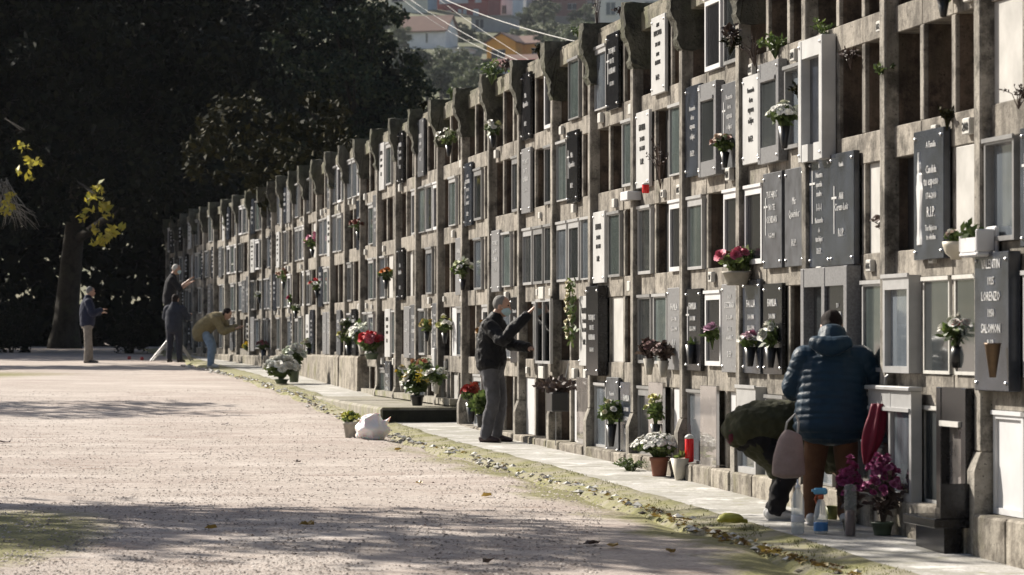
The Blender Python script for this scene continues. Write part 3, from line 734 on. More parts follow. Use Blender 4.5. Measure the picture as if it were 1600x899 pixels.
# trees standing left of the frame: their shade lies over the path
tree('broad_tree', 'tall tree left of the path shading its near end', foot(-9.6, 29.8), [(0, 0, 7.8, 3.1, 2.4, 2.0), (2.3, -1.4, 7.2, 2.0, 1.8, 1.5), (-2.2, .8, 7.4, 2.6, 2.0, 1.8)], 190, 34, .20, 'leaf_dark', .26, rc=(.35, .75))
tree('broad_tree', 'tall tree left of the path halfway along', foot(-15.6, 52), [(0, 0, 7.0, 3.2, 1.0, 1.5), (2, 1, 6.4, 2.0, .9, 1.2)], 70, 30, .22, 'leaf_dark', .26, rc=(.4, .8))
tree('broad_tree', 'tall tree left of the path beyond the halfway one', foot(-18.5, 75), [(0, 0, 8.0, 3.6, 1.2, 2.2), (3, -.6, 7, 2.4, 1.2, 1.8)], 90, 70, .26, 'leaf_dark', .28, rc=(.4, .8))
tree('broad_tree', 'unseen very tall tree added at left to shade the dark trees', foot(-30, 98), [(0, 0, 14, 6, 5, 9), (4, 3, 15, 5, 5, 8)], 240, 60, .42, 'leaf_dark', .5, rc=(.7, 1.4))  # out of view, added to throw shade on the dark trees
# unseen trees added round the viewpoint to block sky light
for i, (x_, y_, lb_) in enumerate(((-13.5, 9, 'unseen added tree beside the viewpoint'), (-12, -4, 'unseen added tree left behind the viewpoint'), (-3, -13, 'unseen added tree straight behind the viewpoint'), (8, -12, 'unseen added tree right behind the viewpoint'), (13, 2, 'unseen added tree behind the wall beside the viewpoint'))):
    tree('broad_tree', lb_, foot(x_, y_), [(0, 0, 9.5, 5.2, 4.6, 5.5), (1.5, 1, 7, 4, 4, 3.5), (-2, -1, 11, 4, 4, 4)], 170, 70, .5, 'leaf_dark', .4, rc=(.7, 1.3), limbs=8)
# a dark wood closing the view behind
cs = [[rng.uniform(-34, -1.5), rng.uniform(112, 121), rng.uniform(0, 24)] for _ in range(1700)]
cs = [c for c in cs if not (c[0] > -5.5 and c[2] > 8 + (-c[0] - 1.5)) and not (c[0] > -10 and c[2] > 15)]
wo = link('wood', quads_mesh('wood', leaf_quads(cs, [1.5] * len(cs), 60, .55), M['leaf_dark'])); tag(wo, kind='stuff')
def bush(name, label, p, r, n, per, size, lm, group=None):
    cs, rs = clumps([(0, 0, r * .95, r, r, r)], n, r * .2, r * .4)
    t = empty(name, p, 0, label, 'bush', group)
    link('foliage', quads_mesh('foliage', leaf_quads(cs, rs, per, size), M[lm]), t)
    mb = MB(); 
    for i in range(5): mb.tube([(0, 0, -.1), (rng.uniform(-.3, .3) * r, rng.uniform(-.3, .3) * r, r * .7), (rng.uniform(-.6, .6) * r, rng.uniform(-.6, .6) * r, r * 1.3)], [.03, .02, .008], 5)
    mb.build('stem', M['bark'], t); return t
bush('clipped_bush', 'round clipped dark bush right of the standing man', gp(207, 549), .52, 60, 60, .07, 'leaf_dark')
bush('clipped_bush', 'wide dark bush at the left edge under the trees', gp(18, 549), .66, 70, 60, .08, 'leaf_dark')

# ------------------------------------------------------------------ hillside town
HM = {}
def hm(c, rough=.8):
    if c not in HM: HM[c] = plain('house_paint', c, rough, var=.12, scale=.4)
    return HM[c]
def house(name, label, x, y, Z, w_, d, h, rz, wc, rc_, roof='gable', wins=(), rh=1.6, ov=.5, winc=(.05, .05, .06)):
    p = at(x, y, Z); t = empty(name, p, rz, label, 'house')
    mb = MB(); mb.span((-w_ / 2, 0, -9), (w_ / 2, d, h))
    if roof == 'gable': mb.prism([(0, h), (d, h), (d / 2, h + rh - .1)], -w_ / 2, w_ / 2)
    if roof == 'front':
        mb.add([(-w_ / 2, 0, h), (w_ / 2, 0, h), (0, 0, h + rh - .1), (-w_ / 2, d, h), (w_ / 2, d, h), (0, d, h + rh - .1)], [(0, 1, 2), (5, 4, 3), (0, 3, 4, 1), (1, 4, 5, 2), (2, 5, 3, 0)])
    mb.build('wall', hm(wc), t)
    mb = MB()
    if roof == 'gable':
        for sy in (0, 1):
            a0 = (-ov if sy == 0 else d + ov); zz = h - ov * rh * 2 / d
            mb.add([(-w_ / 2 - ov, a0, zz), (w_ / 2 + ov, a0, zz), (w_ / 2 + ov, d / 2, h + rh), (-w_ / 2 - ov, d / 2, h + rh), (-w_ / 2 - ov, a0, zz + .22), (w_ / 2 + ov, a0, zz + .22), (w_ / 2 + ov, d / 2, h + rh + .22), (-w_ / 2 - ov, d / 2, h + rh + .22)],
                   [(0, 1, 2, 3), (4, 7, 6, 5), (0, 4, 5, 1), (1, 5, 6, 2), (2, 6, 7, 3), (3, 7, 4, 0)])
    elif roof == 'front':
        for sx in (-1, 1):
            a0 = sx * (w_ / 2 + ov); zz = h - ov * rh * 2 / w_
            mb.add([(a0, -ov, zz), (a0, d + ov, zz), (0, d + ov, h + rh), (0, -ov, h + rh), (a0, -ov, zz + .22), (a0, d + ov, zz + .22), (0, d + ov, h + rh + .22), (0, -ov, h + rh + .22)],
                   [(0, 1, 2, 3), (4, 7, 6, 5), (0, 4, 5, 1), (1, 5, 6, 2), (2, 6, 7, 3), (3, 7, 4, 0)])
    else: mb.span((-w_ / 2 - .3, -.3, h + .01), (w_ / 2 + .3, d + .3, h + .35))
    mb.build('roof', hm(rc_), t)
    for u, v, ww, hh in wins:
        mb = MB(); mb.span((u - ww / 2, -.06, v), (u + ww / 2, .1, v + hh)); q = mb.build('window', hm(winc), t)
        mb = MB(); fr_ = .09
        mb.span((u - ww / 2 - fr_, -.1, v - fr_), (u + ww / 2 + fr_, .06, v)); mb.span((u - ww / 2 - fr_, -.1, v + hh), (u + ww / 2 + fr_, .06, v + hh + fr_))
        mb.span((u - .05, -.1, v), (u + .05, .06, v + hh)); mb.build('frame', hm((.55, .55, .52)), q)
    return t
WH, TILE, RED, GREY, ORG = (.80, .80, .80), (.15, .085, .065), (.30, .07, .06), (.30, .30, .31), (.80, .36, .05)
house('orange_house', 'bright orange house with a brown tiled gable roof on the hillside', 783, 96, 630, 6.2, 10, 3.9, R(-24), ORG, TILE, 'front', [(-.6, .6, 3.0, 1.7)], 1.7)
house('orange_house', 'long orange wing with a low tiled roof beside the gabled house', 823, 95, 632, 7.8, 8, 3.5, R(-24), ORG, TILE, 'gable', [(-1.8, 1.1, 1.2, 1.4), (1.7, .6, 1.1, 1.8)], 1.7)
house('white_house', 'white gabled house with a large brown tiled roof left of the dark tree', 658, 88, 660, 10.5, 8, 5.4, R(-18), WH, TILE, 'gable', [(1.2, 2.9, .35, 1.8)], 3.2)
house('white_annex', 'low white flat-roofed annex with one dark window', 712, 97, 650, 4.8, 5, 2.6, R(-20), (.8, .8, .8), (.5, .5, .5), 'flat', [(-.7, 1.1, 2.0, .8)])
house('red_building', 'dark red apartment building with white windows at the top of the view', 722, 31, 780, 13.5, 9, 8, R(-20), RED, (.3, .3, .3), 'flat', [(-4, .8, 2.3, 1.6), (-.6, .6, .9, 2.0), (.7, .6, .9, 2.0), (3.6, 1.0, 1.4, 1.5), (-2.2, 4.2, 7.5, 1.4), (4.2, 4.2, 1.6, 1.4)], winc=(.5, .52, .55))
house('cream_house', 'cream house with small dark windows above the bluish tree', 626, 31, 760, 7.5, 8, 7, R(-20), (.74, .70, .58), (.45, .42, .34), 'flat', [(-1.2, 1.4, .8, 1.3), (.7, 1.4, .8, 1.3), (-.6, 4.4, 3.4, 1.3)])
house('blue_house', 'narrow pale blue house between the cream and red ones', 653, 27, 775, 4.5, 7, 7, R(-20), (.36, .46, .55), (.36, .36, .36), 'flat', [(-.6, 1.8, .9, 1.3), (.8, 4.8, .8, 1.2)])
house('grey_building', 'unfinished grey concrete building on posts above the orange house', 767, 52, 700, 9.0, 7, 3.6, R(-16), GREY, (.26, .25, .24), 'flat', [(-2.6, 1.2, 1.8, 2.0)])
house('white_house', 'narrow white house with one tall window at the top of the view', 786, 23, 790, 5.2, 7, 8, R(-22), (.78, .78, .8), (.4, .4, .4), 'flat', [(.3, .3, 1.1, 2.0), (.3, 4.2, .8, 1.6)])
house('grey_house', 'plain pale grey house right of the narrow white one', 806, 21, 800, 5.6, 7, 7, R(-22), (.60, .60, .61), (.34, .33, .32), 'flat', [(.2, 3.4, 1.1, 1.4)])
house('brick_house', 'reddish brick house under a pale roof near the pole', 884, 20, 800, 9.5, 8, 4.2, R(-6), (.25, .12, .10), (.50, .50, .48), 'flat', [(-2, .9, 1.6, 1.4), (1.6, .9, 2.2, 1.4)])
house('brick_house', 'second reddish house half hidden at the top beside the pole', 914, 17, 820, 7, 8, 5.5, R(-6), (.30, .24, .21), TILE, 'gable', [(-1, 1, 1.4, 1.3), (1.5, 1, 1.4, 1.3)])
house('long_shed', 'long low shed with a red tiled roof and pale wall just over the wall top', 786, 121, 560, 12.5, 6, 1.9, R(-14), (.62, .62, .63), (.17, .06, .05), 'gable', [(-3, .4, 1.8, .8), (3, .4, 1.6, .8)], 1.4)
house('long_shed', 'brown roofed outbuilding right below the orange house', 824, 104, 600, 8, 6, 1.2, R(-10), (.30, .27, .25), TILE, 'gable', [(0, .2, 1, .7)], 1.2)
house('apartment_block', 'pale tall building rising behind the wall right of the pole', 985, 34, 420, 9, 8, 9, R(-12), (.70, .68, .65), (.4, .4, .38), 'flat', [(-2.6, 1, 1.2, 1.6), (0, 1, 1.2, 1.6), (2.6, 1, 1.2, 1.6)], winc=(.2, .21, .23))
# garden walls
for nm_, lb, x, y, Z, w_ in (('stone_wall', 'grey garden wall under the red building', 690, 37, 745, 12), ('stone_wall', 'brown terrace wall under the brick houses', 880, 32, 760, 16), ('stone_wall', 'brown terrace wall below the orange house', 800, 101, 610, 13)):
    mb = MB(); mb.cbox((-w_ / 2, 0, -4), (w_ / 2, .6, 1.1), .05); o = mb.build(nm_, hm((.22, .19, .17)), None, loc=at(x, y, Z)); tag(o, lb, 'wall')
# hill trees: three crowns, copied
protos = []
for v in range(4):
    cs, rs = clumps([(0, 0, 2.2, 2.6, 2.4, 2.3), (1.2, 0, 3.2, 1.6, 1.6, 1.5), (-1.4, .4, 1.8, 1.8, 1.6, 1.6)], 55, .4, .85)
    protos.append(quads_mesh('crown', leaf_quads(cs, rs, 90, .30), M['leaf_hill' if v < 3 else 'leaf_blue']))
trk = shared(lambda mb: mb.tube([(0, 0, -1.5), (.1, 0, 1), (0, 0, 3)], [.3, .22, .08], 6), 'trunk', M['bark'])
SPOT = [(712, 68, 690, 1.9, 3), (728, 74, 680, 1.5, 3), (700, 60, 700, 1.3, 3), (668, 124, 560, 1.7, 0), (700, 128, 540, 2.0, 1), (722, 124, 550, 1.7, 0), (745, 138, 500, 1.5, 1), (765, 84, 640, .9, 0), (757, 68, 665, 1.0, 1), (640, 128, 540, 2.4, 3), (735, 112, 570, 1.3, 2),
        (855, 78, 620, 1.6, 3), (875, 84, 600, 1.9, 1), (905, 80, 590, 2.0, 0), (838, 62, 660, 1.3, 2), (868, 56, 680, 1.4, 0), (893, 60, 670, 1.3, 1), (850, 38, 720, 1.6, 2), (830, 30, 760, 1.3, 1), (865, 22, 790, 1.4, 0), (846, 18, 800, 1.5, 1), (900, 36, 730, 1.2, 3), (928, 48, 690, 1.5, 3), (945, 60, 640, 1.4, 0), (915, 28, 770, 1.1, 2), (822, 45, 710, 1.1, 3), (805, 62, 670, 1.0, 0), (812, 40, 720, 1.0, 1),
        (622, 84, 650, 2.0, 0), (700, 40, 740, .9, 1), (600, 50, 720, 2.2, 2), (580, 60, 700, 2.4, 0), (1010, 70, 600, 2, 1), (1060, 60, 640, 2.2, 2), (668, 150, 500, 1.7, 0), (690, 152, 490, 1.7, 3), (712, 148, 500, 1.6, 1), (735, 150, 480, 1.6, 2), (655, 140, 540, 1.8, 1), (722, 138, 520, 1.5, 3), (700, 140, 510, 1.6, 2), (760, 130, 520, 1.4, 3), (752, 118, 560, 1.1, 0), (760, 14, 830, 1.6, 1), (840, 2, 860, 1.6, 2), (690, -6, 860, 1.6, 0)]
LMK = [('the gabled orange house', 783, 75), ('the white gabled house', 675, 62), ('the white annex', 722, 88), ('the red building', 722, 16), ('the cream house', 626, 16), ('the grey concrete building', 767, 38), ('the long low shed', 786, 112), ('the orange wing', 825, 80), ('the brick houses', 890, 10), ('the grey pole', 934, 30), ('the narrow white house', 787, 12)]
seen = set()
for i, (x, y, Z, s_, v) in enumerate(SPOT):
    s_ *= .66; ty = y - 1.6 * s_ * F / Z; LM = sorted(LMK, key=lambda q: (q[1] - x) ** 2 + (q[2] - ty) ** 2)
    def rel(q):
        dx, dy = x - q[1], ty - q[2]
        return ('right of ' if dx > 0 else 'left of ') + q[0] if abs(dx) > abs(dy) else ('above ' if dy < 0 else 'below ') + q[0]
    kind_ = ['rounded green tree', 'rounded green tree', 'rounded green tree', 'dark bluish tree'][v]
    for lb in (kind_ + ' ' + rel(LM[0]), ('small ' if s_ < .95 else 'broad ') + kind_ + ' ' + rel(LM[0]), kind_ + ' ' + rel(LM[0]) + ', ' + rel(LM[1]), kind_ + ' ' + rel(LM[0]) + ', ' + rel(LM[2]), ('small ' if s_ < .95 else 'broad ') + kind_ + ' ' + rel(LM[1]), ('small ' if s_ < .95 else 'broad ') + kind_ + ' ' + rel(LM[2]), kind_ + ' ' + rel(LM[1]) + ', ' + rel(LM[2]), kind_ + ' ' + rel(LM[1]) + ', ' + rel(LM[3])):
        if lb not in seen: break
    seen.add(lb)
    t = empty('hill_tree', at(x, y, Z), rng.uniform(0, 6), lb, 'tree', 'trees on the hillside')
    t.scale = (s_, s_, s_ * rng.uniform(.75, 1.05)); link('crown', protos[v], t); link('trunk', trk, t)
cs = []
for _ in range(420):
    x, Z = rng.choice([rng.uniform(960, 1900), rng.uniform(-300, 560)]), rng.uniform(430, 900); q = at(x, 0, Z); q.z = hzz(q.x, q.y) + rng.uniform(0, 2.5); cs.append(list(q))
tag(link('hill_scrub', quads_mesh('hill_scrub', leaf_quads(cs, [2.4] * len(cs), 60, .8), M['leaf_hill'])), kind='stuff')
# cables and a pole
def cable(label, a, b, sag, r):
    a, b = Vector(a), Vector(b); mb = MB()
    mb.tube([a.lerp(b, t / 16) - Vector((0, 0, sag * 4 * t / 16 * (1 - t / 16))) for t in range(17)], r, 5)
    tag(mb.build('overhead_cable', M['panel'], None), label, 'cable')
cable('thick pale overhead cable running down to the wall top', at(600, -52, 95), at(915, 68, 62), .25, .009)
cable('pale overhead cable crossing in front of the white house', at(600, -32, 98), at(815, 97, 70), .15, .007)
cable('thin overhead cable just under the other over the orange house', at(600, -26, 99), at(822, 104, 70), .25, .005)
cable('thin overhead cable between the two thicker ones', at(640, -38, 95), at(850, 108, 64), .1, .004)
mb = MB(); pb = at(934, 60, 58)
mb.tube([pb - Vector((0, 0, 6)), pb + Vector((0, 0, 3))], [.055, .045], 8); 
o = mb.build('pole', hm((.36, .35, .32)), None); tag(o, 'thin grey pole standing behind the wall top', 'pole')
# air
hzm = bpy.data.materials.new('haze'); hzm.use_nodes = True; hn = hzm.node_tree
for n_ in list(hn.nodes):
    if n_.type == 'BSDF_PRINCIPLED': hn.nodes.remove(n_)
pv = hn.nodes.new('ShaderNodeVolumePrincipled'); pv.inputs['Density'].default_value = .00008; pv.inputs['Color'].default_value = (.88, .92, 1, 1)
hn.links.new(pv.outputs[0], hn.nodes['Material Output'].inputs['Volume'])
mb = MB(); mb.span((-760, -70, -14), (760, 1450, 190)); o = mb.build('haze', hzm); tag(o, kind='stuff')
# ------------------------------------------------------------------ people
def cr(pts, n=4):               # Catmull-Rom through rows of numbers
    P = [np.array(p, float) for p in pts]; out = []
    for i in range(len(P) - 1):
        p0, p1, p2, p3 = P[max(i - 1, 0)], P[i], P[i + 1], P[min(i + 2, len(P) - 1)]
        for k in range(n):
            t = k / n
            out.append(.5 * (2 * p1 + (p2 - p0) * t + (2 * p0 - 5 * p1 + 4 * p2 - p3) * t * t + (3 * p1 - p0 - 3 * p2 + p3) * t ** 3))
    out.append(P[-1]); return out
def limb(mb, rows, side=None, n=12, sub=4, quilt=0, qstep=.055, round_=True):
    """rows of (x, y, z, a, b): a along side, b across; rounded ends"""
    rows = [tuple(r) if len(r) == 5 else tuple(r) + (r[3],) for r in rows]
    if quilt:
        L = sum((Vector(rows[i + 1][:3]) - Vector(rows[i][:3])).length for i in range(len(rows) - 1)); sub = max(4, int(L / .008 / (len(rows) - 1)))
    C = cr(rows, sub); pos = [Vector(c[:3]) for c in C]; rings = []; acc = 0
    s = Vector(side) if side is not None else None; ref = Vector((.21, .13, .96))
    def ring(p, t, a, b):
        sd = s if s is not None else ref
        u = sd - t * sd.dot(t)
        if u.length < .15: u = t.orthogonal()
        u.normalize(); v = t.cross(u)
        return [p + u * a * math.cos(2 * math.pi * k / n) + v * b * math.sin(2 * math.pi * k / n) for k in range(n)]
    tan = [(pos[min(i + 1, len(pos) - 1)] - pos[max(i - 1, 0)]).normalized() for i in range(len(pos))]
    if round_:
        for q in (.98, .8, .45): rings.append(ring(pos[0] - tan[0] * C[0][4] * q * .6, tan[0], C[0][3] * math.sqrt(1 - q * q), C[0][4] * math.sqrt(1 - q * q)))
    for i, c in enumerate(C):
        if i: acc += (pos[i] - pos[i - 1]).length
        k = quilt * (abs(math.sin(math.pi * acc / qstep)) ** .6 - .6) if quilt else 0
        rings.append(ring(pos[i], tan[i], max(.004, c[3] + k), max(.004, c[4] + k)))
    if round_:
        for q in (.45, .8, .98): rings.append(ring(pos[-1] + tan[-1] * C[-1][4] * q * .6, tan[-1], C[-1][3] * math.sqrt(1 - q * q), C[-1][4] * math.sqrt(1 - q * q)))
    mb.rings(rings)
TEXC = bpy.data.textures.new('folds', 'CLOUDS'); TEXC.noise_scale = .09; TEXC.noise_depth = 2
TEXV = bpy.data.textures.new('crumple', 'VORONOI'); TEXV.noise_scale = .13
def remesh(name, mb, voxel, m, parent, smooth=3, fold=0, tex=None):
    ob = bpy.data.objects.new('tmp', mb.mesh('tmp')); COL.objects.link(ob)
    md = ob.modifiers.new('r', 'REMESH'); md.mode = 'VOXEL'; md.voxel_size = voxel
    if smooth: sm = ob.modifiers.new('s', 'SMOOTH'); sm.factor = .5; sm.iterations = smooth
    if fold:
        dp = ob.modifiers.new('d', 'DISPLACE'); dp.texture = tex or TEXC; dp.strength = fold; dp.mid_level = .5; dp.texture_coords = 'LOCAL'
    dg = bpy.context.evaluated_depsgraph_get(); dg.update()
    me = bpy.data.meshes.new_from_object(ob.evaluated_get(dg)); old = ob.data
    bpy.data.objects.remove(ob); bpy.data.meshes.remove(old)
    me.name = name; me.materials.clear(); me.materials.append(m)
    me.polygons.foreach_set('use_smooth', [True] * len(me.polygons))
    return link(name, me, parent)
def skin(name, c):
    m = plain(name, c, .5, var=.12, scale=25); b = m.node_tree.nodes['Principled BSDF']; b.inputs['Subsurface Weight'].default_value = .08; b.inputs['Subsurface Radius'].default_value = (.02, .008, .004); return m
M['skin'] = skin('skin', (.42, .25, .18))
def cloth(name, c, rough=.85, var=.2, bscale=240, b=.25): return plain(name, c, rough, var=var, scale=14, bmp=b, bscale=bscale, spec=.15, sheen=.04)
M['eye'] = plain('eye', (.02, .015, .012), .2, var=.1)
M['hair_grey'] = plain('grey_hair', (.17, .165, .155), .8, var=.4, scale=120, bmp=.6, bscale=180)
M['hair_dark'] = plain('dark_hair', (.012, .006, .005), .75, var=.5, scale=90, spec=.15, bmp=.6, bscale=150)
M['mask'] = plain('pale_blue_mask', (.42, .58, .62), .8, var=.08)
M['shoe_white'] = plain('white_shoe', (.55, .54, .53), .6, var=.1)
M['shoe_dark'] = plain('dark_shoe', (.035, .025, .025), .6, var=.3)

def person(label, pos, Fd, J, jacket, jm, sleeves, tm, legr, shoe, hair, voxel=.012, mask=False, quilt=0, hood=False, fold=.02, belt=None, jsub=None):
    t = empty('person', pos, 0, label, 'person')
    Fv = Vector((Fd[0], Fd[1], 0)).normalized(); Rv = Vector((Fv.y, -Fv.x, 0)); U = Vector((0, 0, 1))
    W = lambda q: Fv * q[0] + Rv * q[1] + U * q[2]
    pel, ch, hd = W(J['pel']), W(J['chest']), W(J['head'])
    sd = (Rv + Fv * J.get('twist', 0)).normalized(); sw = J.get('sw', .175)
    hf = (Fv * J.get('hf', (1, 0))[0] + U * J.get('hf', (1, 0))[1]).normalized()   # where the face points
    hr = (Rv + Fv * J.get('turn', 0)).normalized(); hf = (hf - hr * hf.dot(hr)).normalized(); hu = hr.cross(hf)
    rotm = Matrix((hr, hf, hu)).transposed()
    b = MB(); sp = (ch - pel).normalized()
    row = lambda p, a, c: (*p, a, c)
    limb(b, [row(pel - sp * .05, .14, .10), row(pel + sp * .06, .155, .115), row(pel.lerp(ch, .5), .135, .10), row(pel.lerp(ch, .85), .165, .115), row(ch, .14, .09), row(ch + sp * .05, .075, .065)], sd)
    nk = ch + sp * .03
    limb(b, [row(nk, .06, .06), row(nk.lerp(hd, .5) - hf * .01, .054, .056), row(hd - hf * .01 - hu * .03, .056, .06)], sd)
    b.ball(hd + hu * .022, (.074, .094, .098), 14, 10, rotm)            # cranium
    b.ball(hd + hf * .028 - hu * .052, (.056, .062, .062), 12, 8, rotm)  # jaw
    limb(b, [row(hd + hf * .085 + hu * .012, .010, .010), row(hd + hf * .106 - hu * .022, .015, .013), row(hd + hf * .088 - hu * .03, .016, .01)], hr, 8, 2)
    limb(b, [row(hd + hf * .078 - hu * .062 - hr * .022, .007, .008), row(hd + hf * .086 - hu * .062, .008, .010), row(hd + hf * .078 - hu * .062 + hr * .022, .007, .008)], None, 8, 2)
    for s_ in (-1, 1): b.ball(hd + hr * s_ * .076 - hf * .005 - hu * .005, (.010, .022, .034), 8, 6, rotm)
    ends = {}
    for s_, e, w_ in ((-1, 'eL', 'wL'), (1, 'eR', 'wR')):
        sh = ch + sd * s_ * sw - sp * .03; el, wr = W(J[e]), W(J[w_])
        limb(b, [row(sh - sd * s_ * .04, .05, .05), row(sh, .052, .052), row(sh.lerp(el, .5), .044, .044), row(el, .038, .038), row(el.lerp(wr, .35), .037, .037), row(wr, .026, .024)], None, 10, 3)
        d = (wr - el).normalized(); ends[s_] = (sh, el, wr, d)
        up = Vector(J.get('palm', (0, 0, 1))); acr = d.cross(up)
        if acr.length < .1: acr = d.cross(Rv)
        acr.normalize(); nrm = acr.cross(d).normalized()
        limb(b, [row(wr, .026, .02), row(wr + d * .045, .040, .017), row(wr + d * .085, .040, .014)], acr, 10, 2)
        for k, (off, ln) in enumerate(((-.030, .055), (-.011, .070), (.009, .074), (.028, .066))):
            q0 = wr + d * .085 + acr * off
            q1 = q0 + (d + acr * off * 3).normalized() * ln * .5 - nrm * .008 * (k % 3); q2 = q1 + (d * .75 - nrm * .55).normalized() * ln * .5
            limb(b, [row(q0 - d * .02, .010, .009), row(q1, .009, .0085), row(q2, .007, .007)], acr, 8, 2)
        q0 = wr + d * .03 + acr * .034; q1 = q0 + (acr + d * .8).normalized() * .034; q2 = q1 + (d - nrm * .4 + acr * .2).normalized() * .03
        limb(b, [row(q0, .012, .011), row(q1, .0105, .010), row(q2, .008, .008)], None, 8, 2)
    legs = {}
    for s_, k_, a_ in ((-1, 'kL', 'aL'), (1, 'kR', 'aR')):
        hip = pel + Rv * s_ * .09 - U * .02; kn, an = W(J[k_]), W(J[a_]); legs[s_] = (hip, kn, an)
        limb(b, [row(hip, .085, .085), row(hip.lerp(kn, .5), .07, .072), row(kn, .05, .054), row(kn.lerp(an, .35), .05, .052), row(an, .034, .036), row(an - U * .03, .034, .04)], Rv, 12, 3)
        ff = (Fv + Rv * s_ * .15).normalized() if not J.get('ff') else W(J['ff'] + (0,)).normalized()
        limb(b, [row(an - ff * .03 - U * .045, .03, .03), row(an + ff * .06 - U * .04, .036, .03), row(an + ff * .15 - U * .055, .034, .018)], Rv, 10, 3)
        legs[s_] += (ff,)
    remesh('body', b, voxel, M['skin'], t, 2)
    # clothes
    j = MB(); limb(j, [(*W(q[:3]), q[3], q[4]) for q in jacket], sd, 20, quilt=quilt)
    for s_ in (-1, 1):
        sh, el, wr, d = ends[s_]; r0, r1, r2, cut = sleeves
        e2 = el.lerp(wr, cut) if cut < 1 else wr
        limb(j, [row(sh - sd * s_ * .06 - sp * .01, r0, r0), row(sh + sd * s_ * .01, r0, r0), row(sh.lerp(el, .5), (r0 + r1) / 2, (r0 + r1) / 2), row(el, r1, r1), row(el.lerp(e2, .5), (r1 + r2) / 2, (r1 + r2) / 2), row(e2 - d * .01, r2, r2)], None, 16, quilt=quilt * .8)
    if jsub: jsub(j, W, Fv, Rv)
    remesh('jacket', j, voxel if not quilt else .0065, jm, t, 2 if not quilt else 1, fold)
    p = MB()
    limb(p, [row(pel - sp * .10, .165, .135), row(pel, .178, .142), row(pel + sp * .12, .165, .128)], Rv, 16)
    for s_ in (-1, 1):
        hip, kn, an, ff = legs[s_]; a0, a1, a2 = legr; e = an - U * .025
        limb(p, [row(hip, a0, a0 * 1.08), row(hip.lerp(kn, .5), (a0 + a1) / 2, (a0 + a1) / 2 * 1.05), row(kn, a1, a1), row(kn.lerp(an, .5), (a1 + a2) / 2, (a1 + a2) / 2), row(e, a2, a2)], Rv, 14)
    remesh('trousers', p, max(voxel, .009), tm, t, 2, fold * .9)
    for s_ in (-1, 1):
        hip, kn, an, ff = legs[s_]; m_ = MB()
        limb(m_, [row(an - ff * .055 - U * .045, .036, .04), row(an + ff * .01 - U * .035, .042, .048), row(an + ff * .09 - U * .05, .047, .034), row(an + ff * .175 - U * .06, .038, .022)], Rv, 12, 4)
        q = m_.build('shoe', shoe, t, True)
        m_ = MB(); limb(m_, [row(an - ff * .06 - U * .083, .034, .008), row(an + ff * .08 - U * .084, .048, .008), row(an + ff * .185 - U * .082, .036, .008)], Rv, 12, 4)
        m_.build('sole', M['shoe_white'] if shoe == M['shoe_white'] else M['black_pot'], q)
    if hair:
        h = MB(); h.ball(hd - hf * .022 + hu * .036, (.081, .090, .092), 16, 12, rotm)
        if J.get('hair') != 'short': h.ball(hd - hf * .05 - hu * .02, (.072, .06, .08), 12, 8, rotm)
        remesh('hair', h, .008, hair, t, 2, .012)
    for s_ in (-1, 1):
        m_ = MB(); m_.ball(hd + hf * .083 + hu * .022 + hr * s_ * .031, .010, 8, 6); m_.build('eye', M['eye'], t, True)
    if mask:
        m_ = MB(); m_.ball(hd + hf * .048 - hu * .045, (.062, .066, .056), 14, 10, rotm); q = m_.build('face_mask', M['mask'], t, True)
        m_ = MB()
        for s_ in (-1, 1): m_.tube([hd + hf * .05 - hu * .02 + hr * s_ * .06, hd + hr * s_ * .082 - hf * .02 + hu * .01], .0022, 5)
        m_.build('ear_loop', M['mask'], q)
    t.scale = (J.get('size', 1),) * 3
    return t

# the grey-haired man wiping the glass
mp = gp(775, 691, zw)
person('grey-haired man in a black jacket and pale mask wiping a niche door', mp, (.95, -.31),
       dict(pel=(-.05, 0, .88), chest=(-.02, 0, 1.34), head=(.07, 0, 1.525), hf=(1, -.12), turn=.0, eR=(.17, .29, 1.15), wR=(.45, .20, 1.45), eL=(.10, -.24, 1.10), wL=(.36, -.10, 1.06), kL=(.02, -.10, .46), aL=(-.03, -.11, .085), kR=(.0, .10, .46), aR=(-.09, .11, .085), hair='short', palm=(-.3, 0, 1)),
       [(-.06, 0, .86, .205, .165), (-.06, 0, .92, .21, .17), (-.06, 0, 1.04, .205, .165), (-.045, 0, 1.18, .215, .16), (-.03, 0, 1.30, .205, .145), (-.01, 0, 1.37, .13, .10), (.01, 0, 1.43, .078, .075)],
       cloth('black_jacket', (.007, .007, .009), .6), (.085, .075, .058, .97), cloth('grey_trousers', (.085, .085, .095)), (.098, .078, .064), plain('maroon_trainer', (.035, .018, .018), .6), M['hair_grey'], .0065, True, fold=.035)
